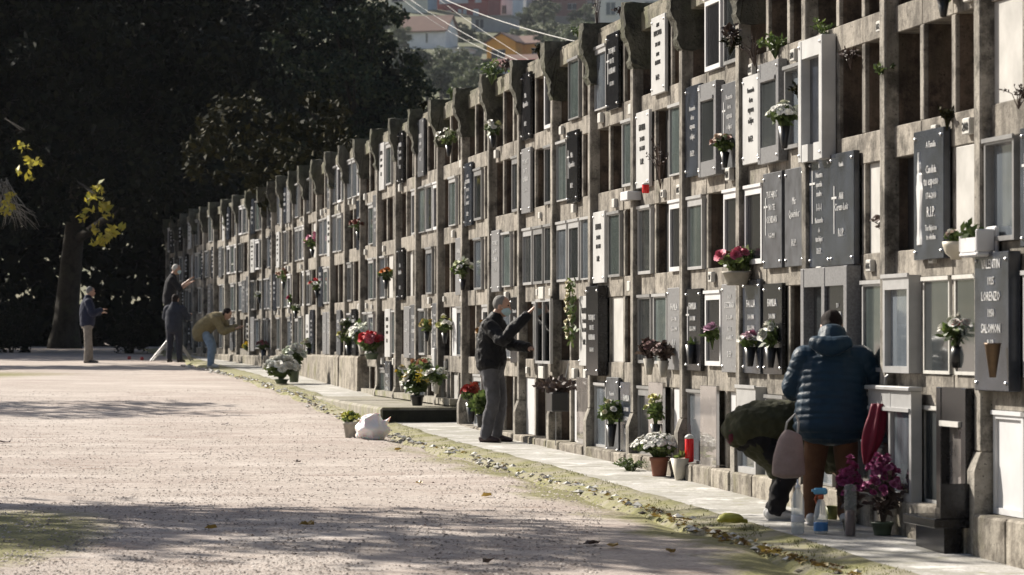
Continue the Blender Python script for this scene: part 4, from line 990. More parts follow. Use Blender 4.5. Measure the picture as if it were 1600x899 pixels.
# woman in a quilted jacket
wpn = gp(1300, 819, zw)
def hood_w(j, W, Fv, Rv):
    limb(j, [(*(W((-.08, -.13, 1.33))), .05, .05), (*(W((-.12, 0, 1.30))), .075, .06), (*(W((-.08, .13, 1.33))), .05, .05)], None, 12, quilt=.004)
    limb(j, [(*(W((.0, 0, 1.30))), .12, .12), (*(W((.04, 0, 1.40))), .105, .10)], Rv, 16)
wj = cloth('navy_quilted_jacket', (.008, .028, .052), .40, .15)
person('woman seen from behind in a navy quilted jacket and brown trousers', wpn, (.22, .975),
       dict(size=.965, pel=(-.02, 0, .80), chest=(.05, 0, 1.24), head=(.15, -.02, 1.44), hf=(1, -.55), twist=.1, sw=.19, eL=(.04, -.29, 1.0), wL=(.26, -.24, .93), eR=(.12, .33, 1.05), wR=(.24, .47, .98), kL=(.02, -.135, .42), aL=(-.06, -.15, .09), kR=(.04, .10, .42), aR=(.0, .10, .09)),
       [(-.03, 0, .68, .265, .18), (-.03, 0, .72, .28, .19), (-.02, 0, .78, .275, .19), (.0, 0, .95, .262, .18), (.03, 0, 1.10, .255, .17), (.05, 0, 1.20, .228, .15), (.06, 0, 1.28, .15, .12), (.08, 0, 1.34, .10, .10)],
       wj, (.098, .088, .062, .95), cloth('brown_trousers', (.115, .055, .028)), (.105, .082, .062), M['shoe_white'], M['hair_dark'], .0075, False, quilt=.012, fold=.012, jsub=hood_w)
# bent person
bp = gp(1211, 812, zw)
def coat_b(j, W, Fv, Rv):
    limb(j, [(*W((-.18, 0, .64)), .185, .13), (*W((-.11, 0, .55)), .18, .13), (*W((-.02, 0, .44)), .15, .10), (*W((.02, 0, .36)), .12, .08)], Rv, 16)
person('person in an olive coat and black trousers bending deep beside the woman', bp, (.98, .17),
       dict(pel=(-.16, 0, .64), chest=(.26, 0, .70), head=(.46, 0, .58), hf=(.3, -1), eL=(.36, -.20, .48), wL=(.48, -.14, .34), eR=(.36, .20, .48), wR=(.48, .14, .34), kL=(.10, -.11, .38), aL=(.02, -.12, .085), kR=(.07, .10, .38), aR=(-.02, .10, .085)),
       [(-.29, 0, .60, .16, .12), (-.22, 0, .66, .20, .16), (-.05, 0, .69, .215, .165), (.12, 0, .70, .215, .16), (.27, 0, .68, .19, .14), (.36, 0, .62, .11, .10)],
       cloth('olive_coat', (.050, .050, .026)), (.09, .075, .06, .95), cloth('black_trousers', (.012, .011, .013)), (.10, .075, .062), M['shoe_white'], M['hair_dark'], .0085, False, fold=.055, jsub=coat_b)
mb = MB(); Fv = Vector((.98, .17, 0)).normalized(); mb.ball(bp + Fv * -.325 + Vector((0, 0, .615)), (.04, .12, .075), 12, 8)
o = mb.build('scarf', cloth('maroon_wool', (.10, .018, .03)), None, True); tag(o, 'maroon wool scarf bunched at the back of the olive coat', 'scarf')
# far people
kh = gp(328, 574, zw)
person('person in a khaki jacket and blue jeans leaning toward the wall', kh, (.97, -.2),
       dict(pel=(-.12, 0, .80), chest=(.20, 0, 1.02), head=(.37, 0, 1.10), hf=(1, -.7), eL=(.34, -.2, .80), wL=(.58, -.1, .84), eR=(.34, .2, .74), wR=(.56, .1, .80), kL=(.02, -.12, .44), aL=(-.02, -.12, .085), kR=(.06, .12, .44), aR=(.06, .13, .085)),
       [(-.20, 0, .62, .21, .16), (-.18, 0, .76, .225, .19), (-.03, 0, .90, .22, .18), (.12, 0, .99, .215, .165), (.22, 0, 1.03, .16, .13), (.28, 0, 1.06, .09, .09)],
       cloth('khaki_jacket', (.20, .165, .09)), (.095, .08, .06, .95), cloth('blue_jeans', (.20, .27, .36)), (.10, .08, .07), M['shoe_white'], M['hair_dark'], .013)
fm = gp(138, 568)
person('man in a navy padded coat and beige trousers standing alone on the path', fm, (.97, .24),
       dict(pel=(-.02, 0, .92), chest=(-.02, 0, 1.40), head=(.05, 0, 1.60), hf=(1, -.1), eL=(.06, -.27, 1.12), wL=(.30, -.10, 1.14), eR=(.06, .27, 1.12), wR=(.30, .06, 1.20), kL=(.02, -.10, .49), aL=(.06, -.11, .085), kR=(-.02, .10, .49), aR=(-.04, .11, .085), hair='short'),
       [(-.02, 0, .88, .20, .165), (-.02, 0, .96, .21, .17), (-.02, 0, 1.15, .225, .18), (-.02, 0, 1.32, .205, .155), (-.01, 0, 1.42, .14, .11), (0, 0, 1.50, .085, .085)],
       cloth('navy_coat', (.018, .022, .045)), (.09, .08, .062, .95), cloth('beige_trousers', (.21, .19, .165)), (.10, .082, .07), M['shoe_dark'], M['hair_grey'], .013)
dp = gp(272, 566, zw)
person('person in dark clothes seen from behind holding the ladder', dp, (.35, .94),
       dict(pel=(0, 0, .80), chest=(.04, 0, 1.22), head=(.08, 0, 1.40), hf=(1, -.1), eL=(.12, -.28, 1.0), wL=(.26, -.25, 1.12), eR=(.12, .28, 1.0), wR=(.28, .24, 1.06), kL=(0, -.10, .42), aL=(-.02, -.12, .085), kR=(.02, .12, .42), aR=(0, .14, .085)),
       [(0, 0, .74, .20, .15), (0, 0, .84, .21, .16), (.02, 0, 1.0, .215, .165), (.03, 0, 1.15, .205, .15), (.04, 0, 1.25, .13, .11), (.05, 0, 1.32, .09, .09)],
       cloth('black_hoodie', (.030, .034, .048)), (.09, .075, .06, .97), cloth('dark_trousers', (.030, .032, .045)), (.095, .075, .065), M['shoe_dark'], M['hair_dark'], .013)
lp = at(266, 527, 73.6)
person('man in a dark tee shirt and pale cap up on a ladder', lp, (.93, .1),
       dict(pel=(-.02, 0, .90), chest=(.04, 0, 1.36), head=(.14, 0, 1.55), hf=(1, -.05), eL=(.22, -.22, 1.14), wL=(.44, -.12, 1.32), eR=(.22, .22, 1.10), wR=(.44, .12, 1.24), kL=(.06, -.1, .48), aL=(.02, -.11, .085), kR=(.06, .1, .48), aR=(.02, .11, .085), hair='short'),
       [(-.02, 0, .80, .19, .15), (-.02, 0, .95, .195, .155), (.01, 0, 1.15, .205, .15), (.03, 0, 1.28, .195, .14), (.05, 0, 1.38, .12, .10), (.06, 0, 1.43, .075, .075)],
       cloth('dark_tee', (.014, .014, .018)), (.08, .07, .06, .15), cloth('navy_trousers', (.02, .022, .03)), (.095, .078, .065), M['shoe_dark'], plain('pale_cap', (.5, .48, .44), .8), .013, True)
# step ladder under him
la = empty('step_ladder', (lp.x, lp.y, zw(lp.y) - .01), 0, 'aluminium step ladder with splayed legs at the wall end', 'ladder')
lh = lp.z - zw(lp.y)
for sx in (-1, 1):
    mb = MB(); mb.tube([(-.42, sx * .27, 0), (.0, sx * .2, lh - .02), (.10, sx * .19, lh + .55)], .022, 6); mb.build('rail', M['alu_dark'], la)
    mb = MB(); mb.tube([(.50, sx * .25, 0), (.10, sx * .19, lh + .05)], .018, 6); mb.build('rear_leg', M['alu_dark'], la)
n_ = max(2, int(lh / .24))
for i in range(n_ + 1):
    z = lh * (i + 1) / (n_ + 1) - .03; x = -.42 + .42 * z / max(.1, lh)
    mb = MB(); mb.span((x - .06, -.22, z - .02), (x + .12, .22, z)); mb.build('step', M['alu'], la)

# ---- what they carry and have set down
def lathe_thing(name, label, cat, p, parts, group=None):
    t = empty(name, p, 0, label, cat, group); o = None
    for nm_, prof, m in parts:
        mb = MB(); mb.lathe((0, 0, 0), prof, 16); mb.build(nm_, m, t, True)
    return t
m, nt_, pr, po, gg = base('clear_plastic')
pr.inputs['Base Color'].default_value = (.62, .68, .72, 1); pr.inputs['Roughness'].default_value = .12; pr.inputs['Transmission Weight'].default_value = .0; pr.inputs['Alpha'].default_value = .42; pr.inputs['IOR'].default_value = 1.3
M['clear'] = m
m, nt_, pr, po, gg = base('clear_water')
pr.inputs['Base Color'].default_value = (.6, .66, .70, 1); pr.inputs['Roughness'].default_value = .05; pr.inputs['Alpha'].default_value = .3; M['water'] = m
m, nt_, pr, po, gg = base('jar_glass')
pr.inputs['Base Color'].default_value = (.35, .38, .38, 1); pr.inputs['Roughness'].default_value = .05; pr.inputs['Alpha'].default_value = .22; M['jar_glass'] = m
M['cap_blue'] = plain('blue_plastic', (.10, .36, .60), .4, var=.1); M['label_blue'] = plain('blue_label', (.04, .17, .42), .4, var=.2)
M['orange'] = plain('orange_plastic', (.55, .12, .04), .4); M['label_white'] = plain('white_label', (.62, .64, .70), .5, var=.1)
p = gp(1246, 835, zw)
lathe_thing('water_bottle', 'tall clear plastic water bottle with a thin spout on the pavement', 'bottle', p, [
    ('bottle', [(.034, .002), (.045, .012), (.045, .10), (.043, .11), (.045, .12), (.045, .22), (.043, .235), (.034, .27), (.018, .30), (.016, .315)], M['clear']),
    ('water', [(.032, .006), (.042, .014), (.042, .155), (.005, .156)], M['water']), ('label', [(.0455, .085), (.0458, .09), (.0458, .125), (.0455, .13)], M['label_white']), ('spout', [(.018, .312), (.018, .33), (.008, .335), (.004, .375)], M['label_white'])])
p = gp(1282, 834, zw)
sp_ = lathe_thing('spray_bottle', 'spray bottle with a bright blue trigger head and blue label', 'bottle', p, [
    ('bottle', [(.040, .002), (.048, .012), (.048, .12), (.040, .17), (.028, .215), (.016, .235), (.016, .25)], M['clear']),
    ('label', [(.0485, .02), (.049, .025), (.049, .075), (.0485, .08)], M['label_blue']), ('collar', [(.018, .235), (.021, .24), (.021, .262), (.016, .268)], M['orange'])])
mb = MB(); mb.cbox((-.05, -.017, .265), (.045, .017, .312), .012); mb.cbox((-.062, -.010, .285), (-.045, .010, .302), .003); mb.build('spray_head', M['cap_blue'], sp_)
mb = MB(); mb.tube([(-.028, 0, .268), (-.040, 0, .235), (-.030, 0, .205)], [.009, .007, .006], 6); mb.build('trigger', M['orange'], sp_)
p = gp(1328, 838, zw)
lathe_thing('glass_jar', 'tall narrow glass tube candle holder with dark red wax', 'lantern', p, [
    ('glass', [(.040, .0), (.042, .01), (.042, .33), (.036, .345), (.03, .35)], M['jar_glass']), ('wax', [(.03, .004), (.034, .012), (.034, .17), (.004, .18)], plain('dark_red_wax', (.06, .012, .012), .4))])
p = gp(1299, 812, zw)
lathe_thing('bucket', 'small olive green cup behind the spray bottle', 'cup', p, [('cup', [(.034, 0), (.040, .01), (.046, .10), (.044, .10), (.03, .012)], plain('olive_plastic', (.16, .17, .04), .5))])
p = gp(1138, 823, zw) + Vector((0, 0, .012))
t = empty('rubber_glove', p, .5, 'crumpled yellow rubber glove lying at the pavement edge', 'glove')
mb = MB(); limb(mb, [(-.07, 0, .035, .028, .02), (-.02, .01, .05, .05, .034), (.05, -.01, .045, .052, .036), (.09, 0, .04, .04, .03)], (0, 1, 0), 10)
for i in range(4): limb(mb, [(.06, -.03 + i * .022, .04, .014, .014), (.11, -.045 + i * .03, .035, .012, .012), (.13, -.03 + i * .02, .015, .010, .010)], None, 8)
remesh('glove', mb, .006, plain('yellow_rubber', (.44, .42, .07), .45, var=.25), t, 1, .02)
# handbag hanging from the woman's left arm
bgp = at(1232, 745, 22.3)
t = empty('handbag', bgp, R(-8), 'pinkish grey handbag hanging from the arm of the woman', 'bag')
mb = MB(); limb(mb, [(0, 0, .02, .118, .055), (0, 0, .10, .112, .06), (.01, 0, .22, .095, .05), (.03, 0, .30, .065, .03)], (1, 0, 0), 18)
remesh('bag_body', mb, .008, cloth('pink_grey_leather', (.30, .225, .21), .6, .12), t, 2, .012)
mb = MB(); mb.tube([(-.03, 0, .29), (-.01, .0, .38), (.045, .02, .44), (.07, .02, .38), (.06, 0, .29)], .008, 6); mb.build('strap', M['panel'], t)
# furled umbrella
up = at(1352, 735, 22.1)
t = empty('umbrella', up, 0, 'furled crimson umbrella leaning against the aluminium cabinet', 'umbrella')
mb = MB(); rr = []
for i in range(18):
    z = i / 17; a = .012 + .062 * math.sin(min(1, z * 1.25) * 2.2) ** 1.0 * (1 - .25 * z)
    rr.append([Vector(((.10 * z + a * (1 + .28 * math.cos(5 * th + z * 2)) * math.cos(th)), a * (1 + .28 * math.cos(5 * th + z * 2)) * math.sin(th), .04 + .42 * z)) for th in [2 * math.pi * k / 30 for k in range(30)]])
mb.rings(rr); mb.build('canopy', cloth('crimson_cloth', (.16, .012, .03), .5), t, True)
mb = MB(); mb.tube([(0, 0, 0), (.0, 0, .06), (.13, 0, .58), (.14, 0, .64), (.16, 0, .66)], [.004, .006, .006, .010, .010], 6); mb.build('shaft', M['alu_dark'], t)
# ------------------------------------------------------------------ flowers
BL = {}
def blossom_mesh(c, kind='rose'):
    key = (c, kind)
    if key in BL: return BL[key]
    mb = MB(); rr_ = random.Random(3)
    lay = {'rose': ((.25, .55, 6, 1.1), (.55, .75, 7, .75), (.85, .8, 8, .35)), 'daisy': ((.95, .5, 11, .15), (.6, .4, 9, .5)), 'lily': ((1.1, .5, 6, .5),)}[kind]
    for rad, wd, n, up in lay:
        for k in range(n):
            a = 2 * math.pi * (k + rr_.random() * .4) / n; d = Vector((math.cos(a), math.sin(a), 0)); s_ = Vector((-d.y, d.x, 0)); z = Vector((0, 0, 1))
            p0 = d * .08; p1 = d * rad * .6 + z * up * .55; p2 = d * rad + z * up * (.6 if kind != 'rose' else .75)
            mb.add([p0 - s_ * .05, p0 + s_ * .05, p1 - s_ * wd * .5, p1 + s_ * wd * .5, p2 - s_ * wd * .25, p2 + s_ * wd * .25], [(0, 1, 3, 2), (2, 3, 5, 4)])
    mb.ball((0, 0, .12), .16, 6, 4)
    nm = 'petal_%.2f_%.2f_%.2f' % c
    mt = bpy.data.materials.get(nm) or plain(nm, c, .6, var=.35, scale=50, spec=.25)
    BL[key] = mb.mesh('blossom', mt); return BL[key]
def sprigs(n, spread, h0, h1, size, rs):
    """stems and leaves of a bunch, local coordinates"""
    st = MB(); tips = []
    for i in range(n):
        a = rs.uniform(0, 6.28); r = spread * rs.random() ** .5; z = h0 + (h1 - h0) * (1 - .55 * (r / spread) ** 2) * rs.uniform(.75, 1.05)
        tip = Vector((r * math.cos(a), r * math.sin(a), z)); mid = Vector((tip.x * .35, tip.y * .35, h0 + (z - h0) * .55))
        st.tube([(0, 0, h0 - .06), mid, tip], [.004, .0035, .002], 4); tips.append((mid, tip))
        for _ in range(7):
            q = mid.lerp(tip, rs.uniform(-.3, 1)); d = Vector((rs.gauss(0, 1), rs.gauss(0, 1), rs.gauss(.3, .7))).normalized(); s_ = d.orthogonal().normalized() * size * .28
            L = size * rs.uniform(.6, 1.2); st.add([q, q + d * L * .5 + s_, q + d * L, q + d * L * .5 - s_], [(0, 1, 2, 3)])
    return st, tips
def vase_prof(kind, r, h):
    if kind == 'cone': return [(r * .45, 0), (r * .5, .01), (r, h), (r * .88, h), (r * .45, h * .4)]
    if kind == 'pot': return [(r * .72, 0), (r * .75, .01), (r * .95, h * .8), (r * 1.05, h * .81), (r * 1.06, h), (r * .9, h), (r * .8, h * .7)]
    if kind == 'urn': return [(r * .4, 0), (r * .42, h * .12), (r * .8, h * .35), (r, h * .75), (r * 1.05, h), (r * .9, h), (r * .7, h * .6)]
    return [(r * .7, 0), (r * .95, h * .3), (r, h * .6), (r * .75, h), (r * .6, h), (r * .5, h * .5)]
def bouquet(name, label, p, vase, vm, r, h, spread, up, cols, nb, bs, leaf='leaf_plant', kind='rose', nl=22, group=None, cat='flowers', joined=False, leafsize=.07, droop=0, lean=(0, 0)):
    rs = random.Random(hash_(label)); t = empty(name, p, rs.uniform(0, 6.28) if not any(lean) else 0, label, cat, group)
    if vase:
        mb = MB(); mb.lathe((0, 0, 0), vase_prof(vase, r, h), 14); mb.build('vase' if vase in ('cone', 'jar') else 'pot', M[vm], t, True)
    h0 = h if vase else .05
    st, tips = sprigs(nl, spread * .95, h0, h0 + up, leafsize, rs)
    if any(lean): st.v = [(x + lean[0] * max(0, z - h0), y + lean[1] * max(0, z - h0), z) for x, y, z in st.v]
    st.build('foliage', M[leaf], t)
    jm = {}
    for i in range(nb):
        a = rs.uniform(0, 6.28); rr_ = spread * rs.random() ** .5
        z = h0 + up * (.35 + .7 * (1 - .75 * (rr_ / spread) ** 2)) * rs.uniform(.82, 1.06)
        q = Vector((rr_ * math.cos(a) + lean[0] * (z - h0), rr_ * math.sin(a) + lean[1] * (z - h0), z)); c = cols[i % len(cols)]
        d = Vector((q.x + rs.gauss(0, .04), q.y + rs.gauss(0, .04), spread * .6 + .05)).normalized()
        rot = d.to_track_quat('Z', 'Y'); s_ = bs * rs.uniform(.75, 1.15)
        me = blossom_mesh(c, kind)
        if joined:
            L = jm.setdefault(c, MB()); L.add([q + rot @ (v.co * s_) for v in me.vertices], [tuple(f.vertices) for f in me.polygons])
        else:
            b = link('blossom', me, t, q); b.rotation_mode = 'QUATERNION'; b.rotation_quaternion = rot; b.scale = (s_,) * 3
    for c, L in jm.items():
        o = L.build('blossoms', blossom_mesh(c, kind).materials[0], t)
        if nb > 60: tag(o, kind='stuff')
    return t
def hash_(s): return sum((i + 1) * ord(ch) for i, ch in enumerate(s)) % 99991
WHT, CRM, PNK, RED_, YEL, ORA, PUR, LIL, DPK = (.72, .71, .66), (.62, .58, .42), (.55, .16, .22), (.50, .03, .04), (.66, .50, .05), (.55, .22, .06), (.28, .05, .15), (.50, .30, .42), (.42, .07, .15)
def up_(p, dz): return p + Vector((0, 0, dz))
# near foreground
p = gp(1030, 744, zw)
t = bouquet('potted_daisies', 'wide dome of small white daisies in a terracotta pot on the pavement', p, 'pot', 'terracotta', .085, .17, .27, .20, [WHT, (.6, .59, .55)], 240, .026, 'leaf_plant', 'daisy', 130, joined=True, leafsize=.055)
bouquet('cream_vase', 'cream tapered vase half hidden behind the potted white daisies', gp(1062, 750, zw), 'cone', 'cream_pot', .085, .19, .03, .02, [CRM], 1, .01, nl=2, cat='vase')
p = wp(1077, 722, .09)
m_r, nr_, pr_, _, _ = base('red_lantern_glass'); pr_.inputs['Base Color'].default_value = (.62, .01, .012, 1); pr_.inputs['Roughness'].default_value = .2; pr_.inputs['Subsurface Weight'].default_value = .3
lathe_thing('grave_candle', 'tall bright red grave candle on the ledge beside the white daisies', 'candle', p, [('glass', [(.036, 0), (.04, .01), (.04, .20), (.035, .21)], m_r), ('lid', [(.041, .205), (.041, .222), (.02, .24), (.006, .245)], M['plate'])])
bouquet('flower_vase', 'pale yellow chrysanthemums in a dark vase behind the white daisies', wp(1024, 690, .12), 'cone', 'black_pot', .05, .16, .10, .24, [(.55, .52, .22), (.5, .5, .25)], 9, .042, nl=26)
bouquet('flower_vase', 'pale carnations and bright green leaves in a black ledge vase', wp(955, 698, .13), 'cone', 'black_pot', .055, .22, .14, .22, [CRM, WHT], 7, .04, nl=34, leafsize=.09)
bouquet('purple_bouquet', 'tall spray of dusty purple flowers in a grey-green pot by the cabinet', gp(1378, 836, zw), 'pot', 'green_pot', .075, .09, .13, .42, [PUR, (.36, .10, .22), (.24, .04, .12)], 85, .038, 'leaf_dry', 'rose', 40, joined=True)
bouquet('purple_bouquet', 'thinner spray of purple flowers behind the glass tube candle', gp(1326, 829, zw), 'pot', 'black_pot', .05, .08, .09, .38, [PUR, (.32, .08, .19)], 46, .038, 'leaf_dry', 'rose', 22, joined=True)
bouquet('planter', 'cream stone urn planter with tiny white flowers on the pillar edge', wp(1494, 406, .11), 'urn', 'cream_pot', .085, .115, .07, .07, [WHT, (.6, .5, .45)], 18, .022, nl=14, leafsize=.04, cat='planter')
t = empty('window_box', wp(1548, 402, .02), TH, 'white square plant box with a small green sprig in the rightmost bay', 'planter')
mb = MB(); mb.cbox((-.18, .0, 0), (.18, .03, .19), .01); mb.cbox((-.18, .03, 0), (.18, .15, .03), .01); mb.cbox((-.18, .03, .03), (-.15, .15, .17), .008); mb.cbox((.15, .03, .03), (.18, .15, .17), .008); mb.span((-.15, .12, .03), (.15, .15, .12)); mb.build('box', M['panel_white'], t)
st, _ = sprigs(9, .09, .10, .22, .07, random.Random(4)); st.v = [(x + .1, y + .09, z) for x, y, z in st.v]; st.build('sprig', M['leaf_plant'], t)
p = wp(1405, 392, -.12)
t = bouquet('dry_shrub', 'dark dry shrub growing out of an empty open niche', p, None, None, 0, 0, .22, .30, [(.10, .07, .06)], 30, .02, 'leaf_dry', 'daisy', 46, joined=True, cat='plant', leafsize=.05)
bouquet('rose_pot', 'big pink roses in a wide grey pot on a niche ledge', wp(1152, 446, .12), 'pot', 'grey_pot', .12, .115, .17, .17, [PNK, (.48, .12, .18), (.60, .24, .28)], 13, .065, nl=34, leafsize=.085)
bouquet('flower_vase', 'round bunch of small white flowers in a black vase on the fourth row', wp(1226, 232, .14), 'cone', 'black_pot', .05, .17, .15, .17, [WHT, (.62, .63, .52)], 46, .034, nl=40, kind='daisy', joined=True, leafsize=.06)
bouquet('hanging_flowers', 'dusty pink and cream flowers with one bright leaf on a slate slab', wp(1133, 262, .10), 'cone', 'black_pot', .04, .13, .10, .14, [(.42, .28, .24), (.5, .4, .32)], 12, .045, nl=12, leafsize=.09)
p = wp(1009, 302, .11)
lathe_thing('grave_candle', 'small red grave candle on a white bracket on the fourth row', 'candle', p, [('glass', [(.03, 0), (.034, .01), (.034, .075), (.03, .085)], m_r), ('lid', [(.035, .08), (.035, .09), (.01, .10)], M['plate'])])
t = empty('bracket_shelf', wp(996, 314, .0), TH, 'small white shelf bracket under the red candle', 'shelf'); mb = MB(); mb.cbox((-.2, .0, 0), (.14, .14, .085), .006); mb.build('shelf', M['panel_white'], t)
bouquet('flower_vase', 'white chrysanthemums in a tall black vase on a grey slab', wp(1204, 575, .09), 'cone', 'black_pot', .05, .16, .11, .17, [WHT, (.64, .66, .58)], 13, .05, nl=20)
bouquet('flower_vase', 'pink and white flowers in a black vase beside the white chrysanthemums', wp(1172, 573, .09), 'cone', 'black_pot', .05, .16, .09, .10, [(.50, .20, .30), WHT, (.6, .45, .5)], 10, .04, nl=14)
bouquet('flower_vase', 'single pale pink bloom leaning out of a white framed black niche', wp(1113, 545, .08), None, '', 0, 0, .07, .14, [(.58, .40, .50)], 4, .06, nl=8)
bouquet('dried_flowers', 'dried brown flowers in a grey stone vase, left of a pair', wp(1014, 586, .14), 'cone', 'grey_pot', .055, .15, .10, .17, [(.16, .08, .075), (.12, .07, .06)], 26, .03, 'leaf_dry', 'daisy', 26, joined=True)
bouquet('dried_flowers', 'dried brown flowers in a grey stone vase, right of a pair', wp(1036, 590, .14), 'cone', 'grey_pot', .055, .15, .10, .17, [(.17, .09, .085), (.12, .07, .06)], 26, .03, 'leaf_dry', 'daisy', 26, joined=True)
# hanging wreath
t = empty('flower_wreath', wp(902, 515, .06), TH, 'long hanging garland of cream roses and green leaves on a white slab', 'wreath')
rs = random.Random(12); st = MB()
for _ in range(90):
    z = rs.uniform(-.12, .52); x = rs.gauss(0, .05) * (1 if z > .1 else .6); q = Vector((x, rs.uniform(.02, .08), z)); d = Vector((rs.gauss(0, 1), rs.gauss(.5, .5), rs.gauss(-.2, .8))).normalized(); s_ = d.orthogonal().normalized() * .02
    st.add([q, q + d * .05 + s_, q + d * .09, q + d * .05 - s_], [(0, 1, 2, 3)])
st.build('foliage', M['leaf_plant'], t)
for i in range(13):
    z = .48 - .045 * i; b = link('blossom', blossom_mesh(CRM, 'rose'), t, (rs.uniform(-.06, .06), .07 + rs.uniform(0, .03), z)); b.rotation_euler = (-1.3, rs.uniform(-.4, .4), 0); b.scale = (.045,) * 3
# planter hanging under the glass door
t = empty('hanging_planter', wp(871, 643, .22), TH, 'black hanging planter with dry dark foliage under the glass door', 'planter')
mb = MB(); mb.cbox((-.17, -.09, 0), (.17, .09, .20), .012); mb.build('box', M['black_pot'], t)
st, _ = sprigs(40, .26, .19, .34, .08, random.Random(9)); st.build('foliage', M['leaf_dry'], t)
mb = MB(); mb.tube([(0, -.05, .2), (0, -.12, .5)], .006, 5); mb.build('hook', M['alu_dark'], t); mb = MB(); mb.tube([(.1, 0, 0), (.1, 0, -.36)], .005, 5); mb.build('cord', M['alu_dark'], t)
# bronze cone vase on the blue slab
p = wp(1551, 590, .17); lathe_thing('bronze_vase', 'tapered bronze cone vase fixed low on the blue-grey slab', 'vase', p, [('vase', [(.02, 0), (.05, .2), (.055, .21), (.04, .2)], plain('bronze', (.13, .085, .05), .5, .6))])
t = bouquet('bare_vase', 'empty square black vase fixed to a slate slab', wp(1080, 569, .07), 'cone', 'black_pot', .055, .17, .02, .02, [(.02, .02, .02)], 1, .01, nl=2, cat='vase')
# behind the glass
bouquet('white_roses', 'white and red flowers standing behind a glass door near the corner pillar', wp(1496, 575, -.0), 'jar', 'black_pot', .05, .14, .11, .20, [WHT, WHT, WHT, RED_], 14, .045, nl=16)
# on the platform and along the wall
bouquet('flower_vase', 'tall bunch of white lilies and yellow blooms in the middle of the platform', gp(652, 634, lambda Y: .605), 'pot', 'black_pot', .09, .14, .20, .34, [WHT, WHT, CRM, YEL], 24, .07, nl=60, kind='lily', leafsize=.13)
bouquet('flower_vase', 'salmon roses with bright green leaves against the wall on the platform', wp(658, 612, .30), 'cone', 'black_pot', .06, .18, .16, .26, [(.55, .25, .16), WHT, (.5, .3, .2)], 12, .06, nl=44, leafsize=.12)
bouquet('flower_vase', 'white blooms leaning right on the platform beside a white plaque', wp(682, 616, .22), 'cone', 'cream_pot', .05, .16, .14, .17, [WHT, (.66, .68, .6)], 13, .06, nl=26, leafsize=.1)
bouquet('flower_vase', 'small yellow and white bunch at the left of the platform flowers', wp(629, 612, .2), 'cone', 'grey_pot', .05, .15, .10, .20, [YEL, WHT, WHT], 10, .055, nl=16)
t = empty('plaque', wp(681, 612, .12), TH, 'small white upright plaque leaning at the wall on the platform', 'plaque'); mb = MB(); mb.cbox((-.12, 0, 0), (.12, .04, .58), .01); mb.build('plaque', M['white_marble'], t)
bouquet('flower_vase', 'dark red roses in a black vase on the low kerb behind the man', wp(736, 660, .18), 'cone', 'black_pot', .07, .24, .14, .20, [(.34, .035, .03), (.28, .03, .03), (.4, .09, .05)], 11, .075, nl=22, leafsize=.1)
bouquet('leafy_plant', 'leafy green plant in a dark pot close behind the grey trousers', wp(753, 668, .2), 'pot', 'black_pot', .07, .16, .15, .26, [(.3, .32, .1)], 4, .02, nl=46, cat='plant', leafsize=.1)
bouquet('flower_basket', 'large mass of red roses in a basket on the concrete base', wp(582, 562, .13), 'pot', 'green_pot', .12, .10, .24, .28, [RED_, (.56, .07, .09), (.5, .12, .16)], 26, .085, nl=30, leafsize=.11)
bouquet('flower_vase', 'large dome of white chrysanthemums left of the red roses', wp(566, 554, .10), 'cone', 'grey_pot', .07, .16, .22, .34, [WHT, (.68, .70, .58)], 30, .07, nl=34, kind='daisy', leafsize=.12)
bouquet('flower_vase', 'dark foliage with yellow tips left of the white chrysanthemums', wp(545, 559, .06), 'cone', 'black_pot', .06, .20, .17, .28, [(.4, .38, .12), (.12, .12, .06)], 14, .06, nl=36, leafsize=.12)
p = gp(440, 600, zw)
bouquet('white_flower_mound', 'mound of big white chrysanthemums on the ground by the concrete base', p, 'pot', 'green_pot', .12, .08, .27, .34, [WHT, (.68, .69, .66)], 46, .095, nl=40, leafsize=.12, joined=True)
bouquet('white_flower_mound', 'smaller white bunch standing up behind the white mound', up_(p + UX * .35 - NX * .25, .02), 'pot', 'green_pot', .1, .3, .20, .30, [WHT, (.62, .66, .58)], 22, .08, nl=30, leafsize=.12, joined=True)
bouquet('flower_vase', 'bright yellow flowers by the khaki figure', wp(391, 563, .10), 'cone', 'black_pot', .06, .18, .17, .20, [YEL], 16, .085, nl=14, leafsize=.1, joined=True)
bouquet('flower_vase', 'pinkish and dark flowers just right of the yellow ones', wp(412, 563, .10), 'cone', 'slate', .07, .22, .16, .15, [(.4, .15, .17), (.2, .1, .1)], 12, .06, nl=14, leafsize=.1, joined=True)
